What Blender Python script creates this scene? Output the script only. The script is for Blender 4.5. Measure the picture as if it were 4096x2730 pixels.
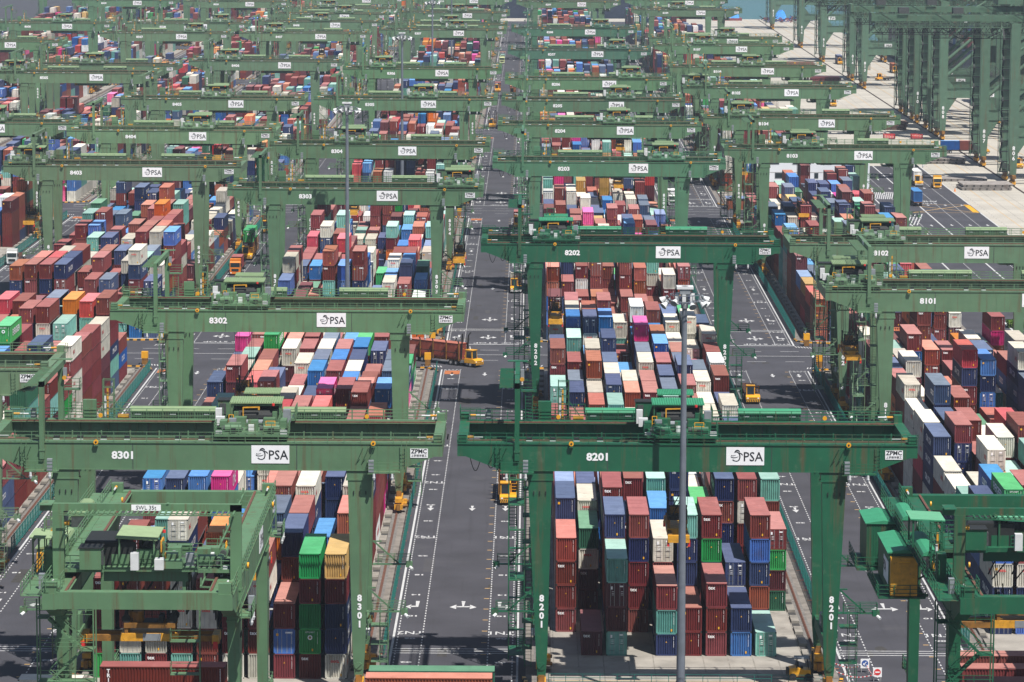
import bpy, math, random
from mathutils import Vector, Matrix
for _o in list(bpy.data.objects): bpy.data.objects.remove(_o, do_unlink=True)
SC = bpy.context.scene
COL = SC.collection
R = math.radians
PI = math.pi
# ------------------------------------------------------------------ camera
CF, CTH, CPS, CRO = 13882.09, 0.134315777, -0.00497242, -0.00424327
CPOS = Vector((-3.38109583, -398.531831, 91.0427666))
fw = Vector((math.sin(CPS)*math.cos(CTH), math.cos(CPS)*math.cos(CTH), -math.sin(CTH)))
rt = Vector((math.cos(CPS), -math.sin(CPS), 0.0))
dn = fw.cross(rt)
rt2 = rt*math.cos(CRO) + dn*math.sin(CRO)
dn2 = dn*math.cos(CRO) - rt*math.sin(CRO)
cam = bpy.data.cameras.new('camera')
camo = bpy.data.objects.new('camera', cam)
COL.objects.link(camo)
M = Matrix(((rt2.x, -dn2.x, -fw.x), (rt2.y, -dn2.y, -fw.y), (rt2.z, -dn2.z, -fw.z)))
camo.matrix_world = Matrix.Translation(CPOS) @ M.to_4x4()
cam.sensor_width = 36.0
cam.lens = 36.0*CF/4096.0
cam.clip_start = 5.0
cam.clip_end = 30000.0
SC.camera = camo
# ------------------------------------------------------------------ light
SUNV = Vector((0.30, -0.47, 1.0)).normalized()
sl = bpy.data.lights.new('sun', 'SUN')
sl.energy = 4.9
sl.angle = R(0.5)
sl.color = (1.0, 0.96, 0.90)
so = bpy.data.objects.new('sun', sl)
so.rotation_euler = SUNV.to_track_quat('Z', 'Y').to_euler()
COL.objects.link(so)
W = bpy.data.worlds.new('World')
SC.world = W
W.use_nodes = True
_n = W.node_tree
_sky = _n.nodes.new('ShaderNodeTexSky')
_sky.sky_type = 'NISHITA'
_sky.sun_disc = False
_sky.sun_elevation = math.asin(SUNV.z)
_sky.sun_rotation = math.atan2(SUNV.x, SUNV.y)
_n.links.new(_sky.outputs[0], _n.nodes['Background'].inputs[0])
_n.nodes['Background'].inputs[1].default_value = 0.065
SC.view_settings.view_transform = 'Standard'
SC.view_settings.look = 'None'
SC.view_settings.exposure = 0.38
SC.view_settings.gamma = 1.0
SC.cycles.max_bounces = 4
SC.cycles.volume_bounces = 0
SC.cycles.use_denoising = True
def s2l(c):
    return tuple(((v/255.0)/12.92 if v <= 10 else ((v/255.0+0.055)/1.055)**2.4) for v in c)
def project(x, y, z):
    v = Vector((x, y, z)) - CPOS
    d = v.dot(fw)
    return 512 + CF/4*v.dot(rt2)/d, 341.25 + CF/4*v.dot(dn2)/d
# ------------------------------------------------------------------ materials
def mat(name, col, rough=0.6, metal=0.0, var=0.12, scale=1.5, bump=0.0, streak=None, sscale=(1.2, 1.2, 0.12), spot=None, spotamt=0.5, objcol=False, fade=False, spec=None):
    m = bpy.data.materials.new(name)
    m.use_nodes = True
    nt = m.node_tree; N = nt.nodes; L = nt.links
    b = N['Principled BSDF']
    b.inputs['Roughness'].default_value = rough
    b.inputs['Metallic'].default_value = metal
    if spec is not None: b.inputs['Specular IOR Level'].default_value = spec
    g = N.new('ShaderNodeNewGeometry')
    tn = N.new('ShaderNodeTexNoise'); tn.inputs['Scale'].default_value = scale; tn.inputs['Detail'].default_value = 4
    L.new(g.outputs['Position'], tn.inputs['Vector'])
    mr = N.new('ShaderNodeMapRange'); mr.inputs['From Min'].default_value = 0.3; mr.inputs['From Max'].default_value = 0.7
    mr.inputs['To Min'].default_value = 1.0-var; mr.inputs['To Max'].default_value = 1.0+var
    L.new(tn.outputs['Fac'], mr.inputs['Value'])
    hs = N.new('ShaderNodeMix'); hs.data_type = 'RGBA'; hs.blend_type = 'MULTIPLY'; hs.inputs[0].default_value = 1.0
    if objcol:
        oi = N.new('ShaderNodeObjectInfo'); L.new(oi.outputs['Color'], hs.inputs[6])
    else:
        hs.inputs[6].default_value = (*col, 1)
    cb = N.new('ShaderNodeCombineColor')
    for i in range(3): L.new(mr.outputs[0], cb.inputs[i])
    L.new(cb.outputs[0], hs.inputs[7])
    out = hs.outputs[2]
    def layer(out, color, vec_scale, lo, hi, amt):
        mp = N.new('ShaderNodeMapping'); mp.inputs['Scale'].default_value = vec_scale
        L.new(g.outputs['Position'], mp.inputs['Vector'])
        t2 = N.new('ShaderNodeTexNoise'); t2.inputs['Scale'].default_value = 1.0; t2.inputs['Detail'].default_value = 5; t2.inputs['Roughness'].default_value = 0.65
        L.new(mp.outputs[0], t2.inputs['Vector'])
        m2 = N.new('ShaderNodeMapRange'); m2.inputs['From Min'].default_value = lo; m2.inputs['From Max'].default_value = hi; m2.inputs['To Max'].default_value = amt
        L.new(t2.outputs['Fac'], m2.inputs['Value'])
        mx = N.new('ShaderNodeMix'); mx.data_type = 'RGBA'; L.new(m2.outputs[0], mx.inputs[0]); L.new(out, mx.inputs[6]); mx.inputs[7].default_value = (*color, 1)
        return mx.outputs[2]
    if streak: out = layer(out, streak, sscale, 0.53 if objcol else 0.56, 0.70 if objcol else 0.78, 0.7)
    if spot: out = layer(out, spot, (scale*1.7,)*3, 0.58, 0.70, spotamt)
    if fade:                                                          # every box has weathered differently
        at = N.new('ShaderNodeAttribute'); at.attribute_name = 'fade'; oi2 = N.new('ShaderNodeObjectInfo')
        ad = N.new('ShaderNodeMath'); ad.operation = 'ADD'; L.new(at.outputs['Fac'], ad.inputs[0]); L.new(oi2.outputs['Random'], ad.inputs[1])
        fr = N.new('ShaderNodeMath'); fr.operation = 'FRACT'; L.new(ad.outputs[0], fr.inputs[0])
        hv = N.new('ShaderNodeHueSaturation')
        for nm_, lo_, hi_ in (('Value', 0.72, 1.28), ('Saturation', 1.06, 0.86)):
            q_ = N.new('ShaderNodeMapRange'); q_.inputs['To Min'].default_value = lo_; q_.inputs['To Max'].default_value = hi_
            L.new(fr.outputs[0], q_.inputs['Value']); L.new(q_.outputs[0], hv.inputs[nm_])
        m3 = N.new('ShaderNodeMath'); m3.operation = 'MULTIPLY_ADD'; m3.inputs[1].default_value = 7.13; m3.inputs[2].default_value = 0.37; L.new(fr.outputs[0], m3.inputs[0])
        f3 = N.new('ShaderNodeMath'); f3.operation = 'FRACT'; L.new(m3.outputs[0], f3.inputs[0])
        q3 = N.new('ShaderNodeMapRange'); q3.inputs['To Min'].default_value = 0.488; q3.inputs['To Max'].default_value = 0.512; L.new(f3.outputs[0], q3.inputs['Value']); L.new(q3.outputs[0], hv.inputs['Hue'])
        L.new(out, hv.inputs['Color']); out = hv.outputs[0]
    L.new(out, b.inputs['Base Color'])
    if bump:
        bp = N.new('ShaderNodeBump'); bp.inputs['Strength'].default_value = bump; bp.inputs['Distance'].default_value = 0.05
        L.new(tn.outputs['Fac'], bp.inputs['Height']); L.new(bp.outputs[0], b.inputs['Normal'])
    return m
RUST = (0.10, 0.035, 0.015)
MT = {}
def mm(k, *a, **kw):
    MT[k] = mat(k, *a, **kw); return MT[k]
mm('crane_paint', (1, 1, 1), 0.55, var=0.10, scale=0.5, streak=(0.11, 0.065, 0.03), sscale=(1.3, 1.3, 0.07), objcol=True, spot=(0.16, 0.20, 0.13), spotamt=0.22)
mm('roof_paint', (0.20, 0.285, 0.145), 0.6, var=0.08, scale=1.2)
mm('roof_bright', (0.035, 0.25, 0.125), 0.6, var=0.08, scale=1.2)
mm('dark_metal_and_shade', (0.012, 0.014, 0.014), 0.7)  # near-black metal; also colours the shade block under the trolley canopy
mm('dark_grey', (0.05, 0.055, 0.055), 0.7, var=0.3, scale=3)  # mottled dark grey of machinery, seams and shelter bodies
mm('rail_rust', (0.13, 0.055, 0.035), 0.8, var=0.3, scale=3)
mm('yellow_paint', (0.62, 0.30, 0.025), 0.5, var=0.2, scale=2, spot=(0.05, 0.03, 0.02), spotamt=0.6)
mm('grimy_yellow', (0.22, 0.10, 0.015), 0.7, var=0.35, scale=1.2, spot=(0.012, 0.010, 0.009), spotamt=1.0)
mm('cab_yellow', (0.75, 0.36, 0.02), 0.35, var=0.06)
mm('cab_orange', (0.75, 0.22, 0.02), 0.35, var=0.06)
mm('cab_white', (0.70, 0.70, 0.68), 0.35, var=0.05)
mm('cab_lime', (0.55, 0.60, 0.30), 0.35, var=0.05)
mm('white_box', (0.62, 0.63, 0.63), 0.5, var=0.08)
mm('grey_box', (0.22, 0.24, 0.26), 0.5, var=0.12)
mm('glass_dark', (0.02, 0.03, 0.035), 0.08)
mm('tyre', (0.018, 0.018, 0.02), 0.8)
mm('sign_white', (0.84, 0.84, 0.85), 0.5, var=0.04)
mm('ink_black', (0.015, 0.017, 0.02), 0.6)
mm('ink_white', (0.86, 0.86, 0.86), 0.6, var=0.02)
mm('ink_red', (0.65, 0.03, 0.03), 0.6)
mm('ink_yellow', (0.75, 0.38, 0.02), 0.6)
mm('ink_green', (0.05, 0.4, 0.15), 0.6)
mm('rod_grey', (0.38, 0.38, 0.38), 0.5)
mm('asphalt', (0.050, 0.049, 0.059), 0.9, var=0.20, scale=0.12, bump=0.1, streak=(0.030, 0.029, 0.034), sscale=(0.9, 0.02, 1), spot=(0.070, 0.067, 0.072), spotamt=0.5)
mm('asphalt_cross', (0.062, 0.06, 0.066), 0.9, var=0.14, scale=0.5)
mm('road_paint', (0.50, 0.50, 0.50), 0.8, var=0.2, scale=2.5, spot=(0.12, 0.12, 0.125), spotamt=0.75)
mm('road_yellow', (0.55, 0.35, 0.14), 0.8, var=0.15, scale=4)
mm('road_orange', (0.42, 0.13, 0.04), 0.85, var=0.25, scale=1.2, spot=(0.14, 0.10, 0.09), spotamt=0.7)
mm('yard_concrete', (0.30, 0.275, 0.24), 0.9, var=0.22, scale=0.25, bump=0.1, spot=(0.17, 0.15, 0.13), spotamt=0.7)
mm('dirty_concrete', (0.19, 0.17, 0.15), 0.95, var=0.3, scale=0.6, spot=(0.09, 0.08, 0.07), spotamt=0.8)
mm('plinth_concrete', (0.24, 0.22, 0.19), 0.9, var=0.25, scale=0.8)
mm('pit_dark', (0.045, 0.042, 0.04), 0.95, var=0.3)
mm('apron_concrete', (0.44, 0.41, 0.355), 0.9, var=0.12, scale=0.08, streak=(0.36, 0.32, 0.27), sscale=(0.12, 0.03, 1), spot=(0.34, 0.31, 0.27), spotamt=0.35)
mm('rail_strip', (0.16, 0.15, 0.14), 0.9, var=0.3)
mm('fence_teal', (0.02, 0.22, 0.20), 0.6, var=0.2)
mm('post_teal', (0.01, 0.12, 0.10), 0.6)
mm('pole_grey', (0.18, 0.20, 0.235), 0.4, metal=0.2, var=0.15, scale=0.6, streak=(0.08, 0.085, 0.10), sscale=(3, 3, 0.1))
mm('hatch_steel', (0.33, 0.30, 0.28), 0.8, var=0.2, scale=0.5, spot=(0.16, 0.10, 0.07), spotamt=0.7)
mm('hatch_red', (0.22, 0.05, 0.055), 0.8, var=0.25, scale=0.5)
mm('hatch_rust', (0.20, 0.12, 0.09), 0.85, var=0.3, scale=0.3)
mm('wall_white', (0.66, 0.68, 0.72), 0.8, var=0.04, scale=0.3)
mm('ship_navy', (0.012, 0.02, 0.045), 0.6, var=0.2, scale=0.1)
mm('ship_blue', (0.03, 0.09, 0.32), 0.6)
mm('ship_magenta', (0.42, 0.02, 0.13), 0.6)
mm('tarp_blue', (0.05, 0.30, 0.75), 0.6, var=0.2)
mm('leaf', (0.10, 0.20, 0.02), 0.8, var=0.4, scale=6)
mm('leaf_light', (0.22, 0.34, 0.04), 0.8, var=0.4, scale=6)
mm('black_cable', (0.008, 0.008, 0.009), 0.6)
# water
w_ = mat('water', (0.02, 0.13, 0.15), 0.25, var=0.1, scale=0.02); MT['water'] = w_
# container palettes: body / roof (roofs are dusty and chalky)
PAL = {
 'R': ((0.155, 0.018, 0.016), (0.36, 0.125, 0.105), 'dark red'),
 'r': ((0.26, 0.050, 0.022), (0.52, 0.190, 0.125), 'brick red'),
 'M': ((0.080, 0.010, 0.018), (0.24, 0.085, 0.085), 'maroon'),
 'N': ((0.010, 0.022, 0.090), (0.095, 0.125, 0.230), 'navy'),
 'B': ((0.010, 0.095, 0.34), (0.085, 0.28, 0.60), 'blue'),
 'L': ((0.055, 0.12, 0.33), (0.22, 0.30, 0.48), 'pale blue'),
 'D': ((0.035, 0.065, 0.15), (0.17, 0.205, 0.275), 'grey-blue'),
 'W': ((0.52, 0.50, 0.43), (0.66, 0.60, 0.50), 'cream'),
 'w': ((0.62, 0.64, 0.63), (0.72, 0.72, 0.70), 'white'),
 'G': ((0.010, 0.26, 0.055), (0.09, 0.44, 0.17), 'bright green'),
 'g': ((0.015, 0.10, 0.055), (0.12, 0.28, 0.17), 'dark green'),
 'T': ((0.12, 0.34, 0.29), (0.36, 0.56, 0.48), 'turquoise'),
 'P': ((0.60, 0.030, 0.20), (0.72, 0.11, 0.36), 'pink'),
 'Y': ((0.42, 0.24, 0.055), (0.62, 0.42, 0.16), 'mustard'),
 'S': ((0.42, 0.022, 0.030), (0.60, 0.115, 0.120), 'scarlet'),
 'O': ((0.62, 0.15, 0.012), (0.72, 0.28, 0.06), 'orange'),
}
CK = list(PAL)
for k in CK:
    b_, r_, n_ = PAL[k]
    st = RUST if k in 'WwTLBD' else tuple(v*0.45 for v in b_)
    MT['c'+k] = mat('container_'+n_.replace('-', '_').replace(' ', '_'), b_, 0.55, var=0.18, scale=0.7, streak=st, sscale=(2.2, 2.2, 0.35), spot=tuple(v*0.6+0.02 for v in b_), spotamt=0.4, fade=True)
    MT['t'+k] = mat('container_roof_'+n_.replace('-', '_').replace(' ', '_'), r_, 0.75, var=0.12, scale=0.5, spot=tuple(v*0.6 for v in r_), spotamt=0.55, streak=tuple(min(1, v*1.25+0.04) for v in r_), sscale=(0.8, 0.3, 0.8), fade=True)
# ------------------------------------------------------------------ mesh builder
class MB:
    def __init__(s): s.v = []; s.f = []; s.m = []; s.ms = []
    def mi(s, m):
        if m not in s.ms: s.ms.append(m)
        return s.ms.index(m)
    def quad(s, pts, m):
        i = len(s.v); s.v += [tuple(p) for p in pts]; s.f.append(tuple(range(i, i+len(pts)))); s.m.append(s.mi(m))
    def box(s, x0, y0, z0, x1, y1, z1, m, skip=''):
        if x0 > x1: x0, x1 = x1, x0
        if y0 > y1: y0, y1 = y1, y0
        if z0 > z1: z0, z1 = z1, z0
        i = len(s.v)
        s.v += [(x0, y0, z0), (x1, y0, z0), (x1, y1, z0), (x0, y1, z0), (x0, y0, z1), (x1, y0, z1), (x1, y1, z1), (x0, y1, z1)]
        k = s.mi(m)
        for nm, q in (('d', (3, 2, 1, 0)), ('u', (4, 5, 6, 7)), ('f', (0, 1, 5, 4)), ('r', (1, 2, 6, 5)), ('b', (2, 3, 7, 6)), ('l', (3, 0, 4, 7))):
            if nm in skip: continue
            s.f.append(tuple(i+a for a in q)); s.m.append(k)
    def bar(s, p, q, w, m, h=None):
        p = Vector(p); q = Vector(q); d = q-p
        if d.length < 1e-6: return
        d.normalize()
        up = Vector((0, 0, 1)) if abs(d.z) < 0.95 else Vector((0, 1, 0))
        a = d.cross(up).normalized()*(w/2); b = a.cross(d).normalized()*((h or w)/2)
        i = len(s.v)
        for c in (p, q):
            for t in (a+b, -a+b, -a-b, a-b): s.v.append(tuple(c+t))
        k = s.mi(m)
        for f in ((0, 1, 2, 3), (7, 6, 5, 4), (0, 4, 5, 1), (1, 5, 6, 2), (2, 6, 7, 3), (3, 7, 4, 0)):
            s.f.append(tuple(i+a_ for a_ in f)); s.m.append(k)
    def tube(s, p, q, r0, m, r1=None, n=8, cap=True):
        p = Vector(p); q = Vector(q); d = (q-p).normalized(); r1 = r0 if r1 is None else r1
        up = Vector((0, 0, 1)) if abs(d.z) < 0.95 else Vector((0, 1, 0))
        a = d.cross(up).normalized(); b = a.cross(d).normalized(); i = len(s.v); k = s.mi(m)
        for c, r in ((p, r0), (q, r1)):
            for j in range(n):
                t = 2*PI*j/n; s.v.append(tuple(c+a*(r*math.cos(t))+b*(r*math.sin(t))))
        for j in range(n):
            s.f.append((i+j, i+(j+1) % n, i+n+(j+1) % n, i+n+j)); s.m.append(k)
        if cap:
            s.f.append(tuple(i+j for j in range(n-1, -1, -1))); s.m.append(k)
            s.f.append(tuple(i+n+j for j in range(n))); s.m.append(k)
    def prism(s, poly, y0, y1, m, axis='y'):
        # poly in (a,z) ; extruded along y (a=x) or x (a=y)
        n = len(poly); i = len(s.v); k = s.mi(m)
        for y in (y0, y1):
            for a, z in poly: s.v.append((a, y, z) if axis == 'y' else (y, a, z))
        s.f.append(tuple(i+j for j in range(n))); s.m.append(k)
        s.f.append(tuple(i+n+j for j in range(n-1, -1, -1))); s.m.append(k)
        for j in range(n):
            s.f.append((i+(j+1) % n, i+j, i+n+j, i+n+(j+1) % n)); s.m.append(k)
    def frust(s, b, t, m):
        # b,t = (x0,y0,x1,y1,z)
        i = len(s.v); k = s.mi(m)
        for x0, y0, x1, y1, z in (b, t):
            s.v += [(x0, y0, z), (x1, y0, z), (x1, y1, z), (x0, y1, z)]
        for q in ((3, 2, 1, 0), (4, 5, 6, 7), (0, 1, 5, 4), (1, 2, 6, 5), (2, 3, 7, 6), (3, 0, 4, 7)):
            s.f.append(tuple(i+a for a in q)); s.m.append(k)
    def add(s, vf, fn, m):
        # vf=(verts,faces), fn maps vertex
        i = len(s.v); k = s.mi(m)
        s.v += [tuple(fn(v)) for v in vf[0]]
        for f in vf[1]: s.f.append(tuple(i+a for a in f)); s.m.append(k)
    def mesh(s, name):
        me = bpy.data.meshes.new(name)
        me.from_pydata(s.v, [], s.f)
        for m in s.ms: me.materials.append(MT[m])
        if len(s.ms) > 1: me.polygons.foreach_set('material_index', s.m)
        me.update()
        return me
    def obj(s, name, parent=None, color=None):
        return link(name, s.mesh(name), parent, color)
def link(name, me, parent=None, color=None, loc=None):
    o = bpy.data.objects.new(name, me)
    COL.objects.link(o)
    if parent: o.parent = parent
    if color: o.color = (*color, 1)
    if loc: o.location = loc
    return o
def tag(o, label=None, cat=None, group=None, kind=None):
    if label: o['label'] = label
    if cat: o['category'] = cat
    if group: o['group'] = group
    if kind: o['kind'] = kind
    return o
def empty(name, loc, rz=0, label=None, cat=None, group=None):
    o = bpy.data.objects.new(name, None); COL.objects.link(o)
    o.location = loc; o.rotation_euler = (0, 0, rz); o.empty_display_size = 1
    return tag(o, label, cat, group)
def copy_tree(o, parent=None, color=None):
    c = o.copy(); COL.objects.link(c); c.parent = parent
    if color and o.type == 'MESH': c.color = (*color, 1)
    for ch in KIDS.get(o.name, []): copy_tree(ch, c, color)
    return c
KIDS = {}
def freeze_kids():
    KIDS.clear()
    for o in bpy.data.objects:
        if o.parent: KIDS.setdefault(o.parent.name, []).append(o)
_TX = {}
def text(s, size=1.0, bold=0.0, align='CENTER'):
    key = (s, size, bold, align)
    if key in _TX: return _TX[key]
    cu = bpy.data.curves.new('t', 'FONT'); cu.body = s; cu.size = size; cu.align_x = align; cu.align_y = 'CENTER'; cu.offset = bold; cu.resolution_u = 2; cu.fill_mode = 'FRONT'
    o = bpy.data.objects.new('t', cu); COL.objects.link(o)
    dg = bpy.context.evaluated_depsgraph_get(); dg.update()
    me = bpy.data.meshes.new_from_object(o.evaluated_get(dg))
    r = ([tuple(v.co) for v in me.vertices], [tuple(p.vertices) for p in me.polygons])
    bpy.data.objects.remove(o, do_unlink=True); bpy.data.meshes.remove(me); bpy.data.curves.remove(cu)
    _TX[key] = r
    return r
def front(x, y, z, sx=1, sz=1):
    return lambda v: (x+v[0]*sx, y, z+v[1]*sz)          # text standing on a face that looks to -Y
def right(x, y, z, s=1):
    return lambda v: (x, y+v[0]*s, z+v[1]*s)            # on a face that looks to +X
def left(x, y, z, s=1):
    return lambda v: (x, y-v[0]*s, z+v[1]*s)            # on a face that looks to -X
# ------------------------------------------------------------------ gantry crane (local: x along the girders, y=0 front girder, z=0 ground)
P_ = 'crane_paint'
GY = 15.3
def railing(b, pts, h=1.1, step=1.8, w=0.07, m=P_, mid=2):
    for (a, c) in zip(pts[:-1], pts[1:]):
        a = Vector(a); c = Vector(c); L = (c-a).length; n = max(1, int(L/step))
        for i in range(n+1):
            p = a.lerp(c, i/n); b.bar(p, p+Vector((0, 0, h)), w, m)
        for k in range(1, mid+2):
            z = Vector((0, 0, h*k/(mid+1))); b.bar(a+z, c+z, w*0.8, m)
def make_crane():
    root = empty('gantry_crane', (0, 0, 0))
    for side in (0, 1):
        y = GY*side; g = MB()
        prof = [(-11.5, 28.8), (-11.5, 27.45), (-10.6, 27.45), (-6.6, 25.9), (34.1, 25.9), (38.1, 27.45), (39.0, 27.45), (39.0, 28.8)]
        g.prism(prof, y-0.62, y+0.62, P_)
        g.box(-11.5, y-0.72, 28.8, 39.0, y+0.72, 28.86, P_); g.box(-6.6, y-0.70, 25.84, 34.1, y+0.70, 25.9, P_)
        for x in (-4.9, 5.0, 14.2, 23.0, 31.9):                      # weld seams
            g.box(x-0.035, y-0.65, 25.9, x+0.035, y+0.65, 28.8, 'dark_grey' if x in (5.0, 23.0) else P_)
        g.obj('girder', root)
        r = MB(); yy = y+1.35 if side == 0 else y-1.35
        ov = MB(); ov.box(-10.4, min(y, yy+(0.25 if side == 0 else -0.25)), 28.80, 37.9, max(y, yy+(0.25 if side == 0 else -0.25)), 28.858, P_)
        for i in range(15): x_ = -9.4+i*3.3; ov.prism([(y+(0.62 if side == 0 else -0.62), 28.8), (yy, 28.8), (y+(0.62 if side == 0 else -0.62), 27.6)], x_-0.05, x_+0.05, P_, axis='x')
        ov.obj('rail_shelf', root)
        r.box(-10.8, yy-0.11, 28.86, 38.4, yy+0.11, 29.02, 'rail_rust'); r.obj('rail', root)
        w = MB(); yo = -1 if side == 0 else 1
        yb = y+yo*0.66; ya = y+yo*0.05
        w.box(-11.4, min(ya, yb), 28.87, 38.9, max(ya, yb), 28.93, P_)
        railing(w, [(-11.5, yb, 28.9), (39.0, yb, 28.9)], 1.15, 1.75)
        if side:
            w.box(-11.4, y+0.72, 28.60, 38.9, y+2.5, 28.66, P_); railing(w, [(-11.5, y+2.45, 28.66), (39.0, y+2.45, 28.66)], 1.15, 1.75)
        w.obj('walkway', root)
    for x0, x1 in ((-11.5, -10.4), (37.9, 39.0)):
        t = MB(); t.box(x0, 0.62, 27.5, x1, GY-0.62, 29.0, P_); t.box(x0+0.1, -0.5, 28.87, x1-0.1, 0.62, 29.8, P_)
        t.box(x0+0.1, GY-0.62, 28.87, x1-0.1, GY+0.5, 29.8, P_)
        t.obj('end_beam', root)
        f = MB(); s = 1 if x0 < 0 else -1; xe = x1 if x0 < 0 else x0
        for y in (0, GY):
            f.tube((xe, y, 29.5), (xe+s*0.7, y, 29.5), 0.13, 'yellow_paint'); f.tube((xe+s*0.7, y, 29.5), (xe+s*1.7, y, 29.5), 0.09, 'white_box')
        f.obj('buffer', root)
    n = MB()                                                         # cable rail with stubs, on the inside of the front girder
    n.box(-9, 2.3, 28.95, 37.2, 2.45, 29.1, P_)
    for i in range(15):
        x = -8.4+i*3.2
        n.bar((x, 2.4, 28.8), (x, 2.4, 29.7), 0.14, P_); n.bar((x, 2.4, 28.9), (x, 1.5, 28.85), 0.14, P_)
    n.obj('cable_rail', root)
    for i in range(6):
        n = MB(); x = -3.6+i*2.6+(3 if i > 3 else 0); n.box(x-0.3, 1.0, 28.9, x+0.3, 1.7, 29.25, 'dark_metal_and_shade'); n.box(x-0.35, 0.95, 28.9, x+0.35, 1.1, 29.02, 'white_box'); n.bar((x-0.25, 1.3, 29.2), (x-0.35, 1.3, 29.6), 0.1, 'dark_metal_and_shade'); n.bar((x+0.25, 1.3, 29.2), (x+0.35, 1.3, 29.6), 0.1, 'dark_metal_and_shade'); n.obj('cable_trolley', root)
    # legs
    for lx in (0, 1):
        for side in (0, 1):
            y = GY*side; l = MB()
            if lx == 0: tx0, tx1, bx0, bx1 = -3.74, -1.11, -2.76, -1.50
            else: tx0, tx1, bx0, bx1 = 28.57, 31.23, 29.06, 30.42
            if side: 
                tx0 += 0.5*(1-lx); tx1 -= 0.5*lx
            l.box(tx0-0.12, y-0.56, 24.9, tx1+0.12, y+0.56, 25.84, P_)
            l.frust((bx0, y-0.45, bx1, y+0.45, 5.4), (tx0, y-0.55, tx1, y+0.55, 24.9), P_)
            l.box(tx0-0.2, y-0.62, 24.75, tx1+0.2, y+0.62, 24.92, P_)
            cx = (bx0+bx1)/2
            l.frust((cx-0.45, y-0.4, cx+0.45, y+0.4, 2.7), (bx0, y-0.45, bx1, y+0.45, 5.4), P_)
            for i in range(3):
                hx = tx0+(tx1-tx0)*(0.25+0.25*i); l.box(hx-0.05, y-0.66, 23.2, hx+0.05, y-0.55, 23.6, 'dark_metal_and_shade')
            lo = l.obj('leg', root)
            dk = MB(); dk.tube((cx, y-0.52, 3.9), (cx, y-0.40, 3.9), 0.45, P_, n=12); dk.bar((cx-0.3, y-0.56, 3.6), (cx+0.3, y-0.56, 4.2), 0.1, P_); dk.obj('hinge_cover', lo)
            # bogie
            b = MB()
            b.box(cx-0.5, y-2.4, 1.5, cx+0.5, y+2.4, 2.1, 'yellow_paint'); b.box(cx-0.35, y-0.6, 2.0, cx+0.35, y+0.6, 2.9, 'grimy_yellow')
            for s in (-1, 1):
                b.box(cx-0.6, y+s*1.6-1.1, 0.55, cx+0.6, y+s*1.6+1.1, 1.25, 'yellow_paint'); b.box(cx-0.3, y+s*1.6-0.3, 1.2, cx+0.3, y+s*1.6+0.3, 1.6, 'grimy_yellow')
                for k in (-0.6, 0.6): b.tube((cx-0.22, y+s*1.6+k, 0.47), (cx+0.22, y+s*1.6+k, 0.47), 0.42, 'dark_metal_and_shade', n=12)
                b.box(cx+0.55, y+s*1.3-0.35, 0.8, cx+1.1, y+s*1.3+0.35, 1.4, 'yellow_paint'); b.tube((cx+0.6, y+s*1.9, 1.0), (cx+1.3, y+s*1.9, 1.0), 0.22, 'grimy_yellow')
            b.box(cx-0.25, y-3.1, 0.5, cx+0.25, y-2.7, 1.4, 'grimy_yellow')
            b.obj('bogie', root)
        cx = -2.13 if lx == 0 else 29.74
        s = MB(); s.box(cx-0.5, 0.45, 5.2, cx+0.5, GY-0.45, 6.6, P_); so_ = s.obj('sill_beam', root)
        rr = MB(); sx = cx+(-0.9 if lx == 0 else 0.9); rr.box(min(sx, cx), 0.5, 6.6, max(sx, cx), GY-0.5, 6.65, P_)
        railing(rr, [(sx, 0.6, 6.65), (sx, GY-0.6, 6.65)], 1.1, 1.9); rr.box(cx-0.3, 5.2, 6.66, cx+0.3, 7.8, 8.3, P_); rr.box(cx-0.35, 8.4, 6.66, cx+0.35, 9.6, 8.1, 'grey_box')
        for k in range(5): rr.box(sx-0.25, 2.0+k*2.3, 6.8, sx+0.25, 2.8+k*2.3, 7.5, ('white_box', 'dark_metal_and_shade', P_, 'yellow_paint', 'grey_box')[k])
        rr.obj('sill_walkway', root)
        # side brackets that carry lamps and cameras
        d = -1 if lx == 0 else 1; ox = -2.9 if lx == 0 else 30.6
        for y, z in ((-0.2, 10.0), (GY, 12.2)):
            t = MB(); xe = ox+d*4.3
            t.box(min(ox, xe), y-0.4, z, max(ox, xe), y+0.4, z+0.09, P_); t.bar((ox+d*0.1, y, z+2.7), (ox+d*3.0, y, z+0.1), 0.18, P_); t.bar((ox, y, z+2.7), (ox+d*1.0, y, z+2.7), 0.15, P_)
            railing(t, [(ox+d*0.6, y-0.4, z+0.09), (xe, y-0.4, z+0.09), (xe, y+0.4, z+0.09), (ox+d*0.6, y+0.4, z+0.09)], 1.1, 1.3)
            t.box(xe-0.5, y-0.45, z-0.25, xe+0.25, y+0.45, z+0.35, P_); t.tube((xe, y-0.5, z-0.2), (xe+d*0.3, y-0.9, z-0.4), 0.18, 'white_box')
            t.obj('bracket', root)
    # stair tower on the rear left leg
    t = MB(); x0, x1 = -5.9, -4.1
    zs = [2.2+i*2.9 for i in range(9)]
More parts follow.
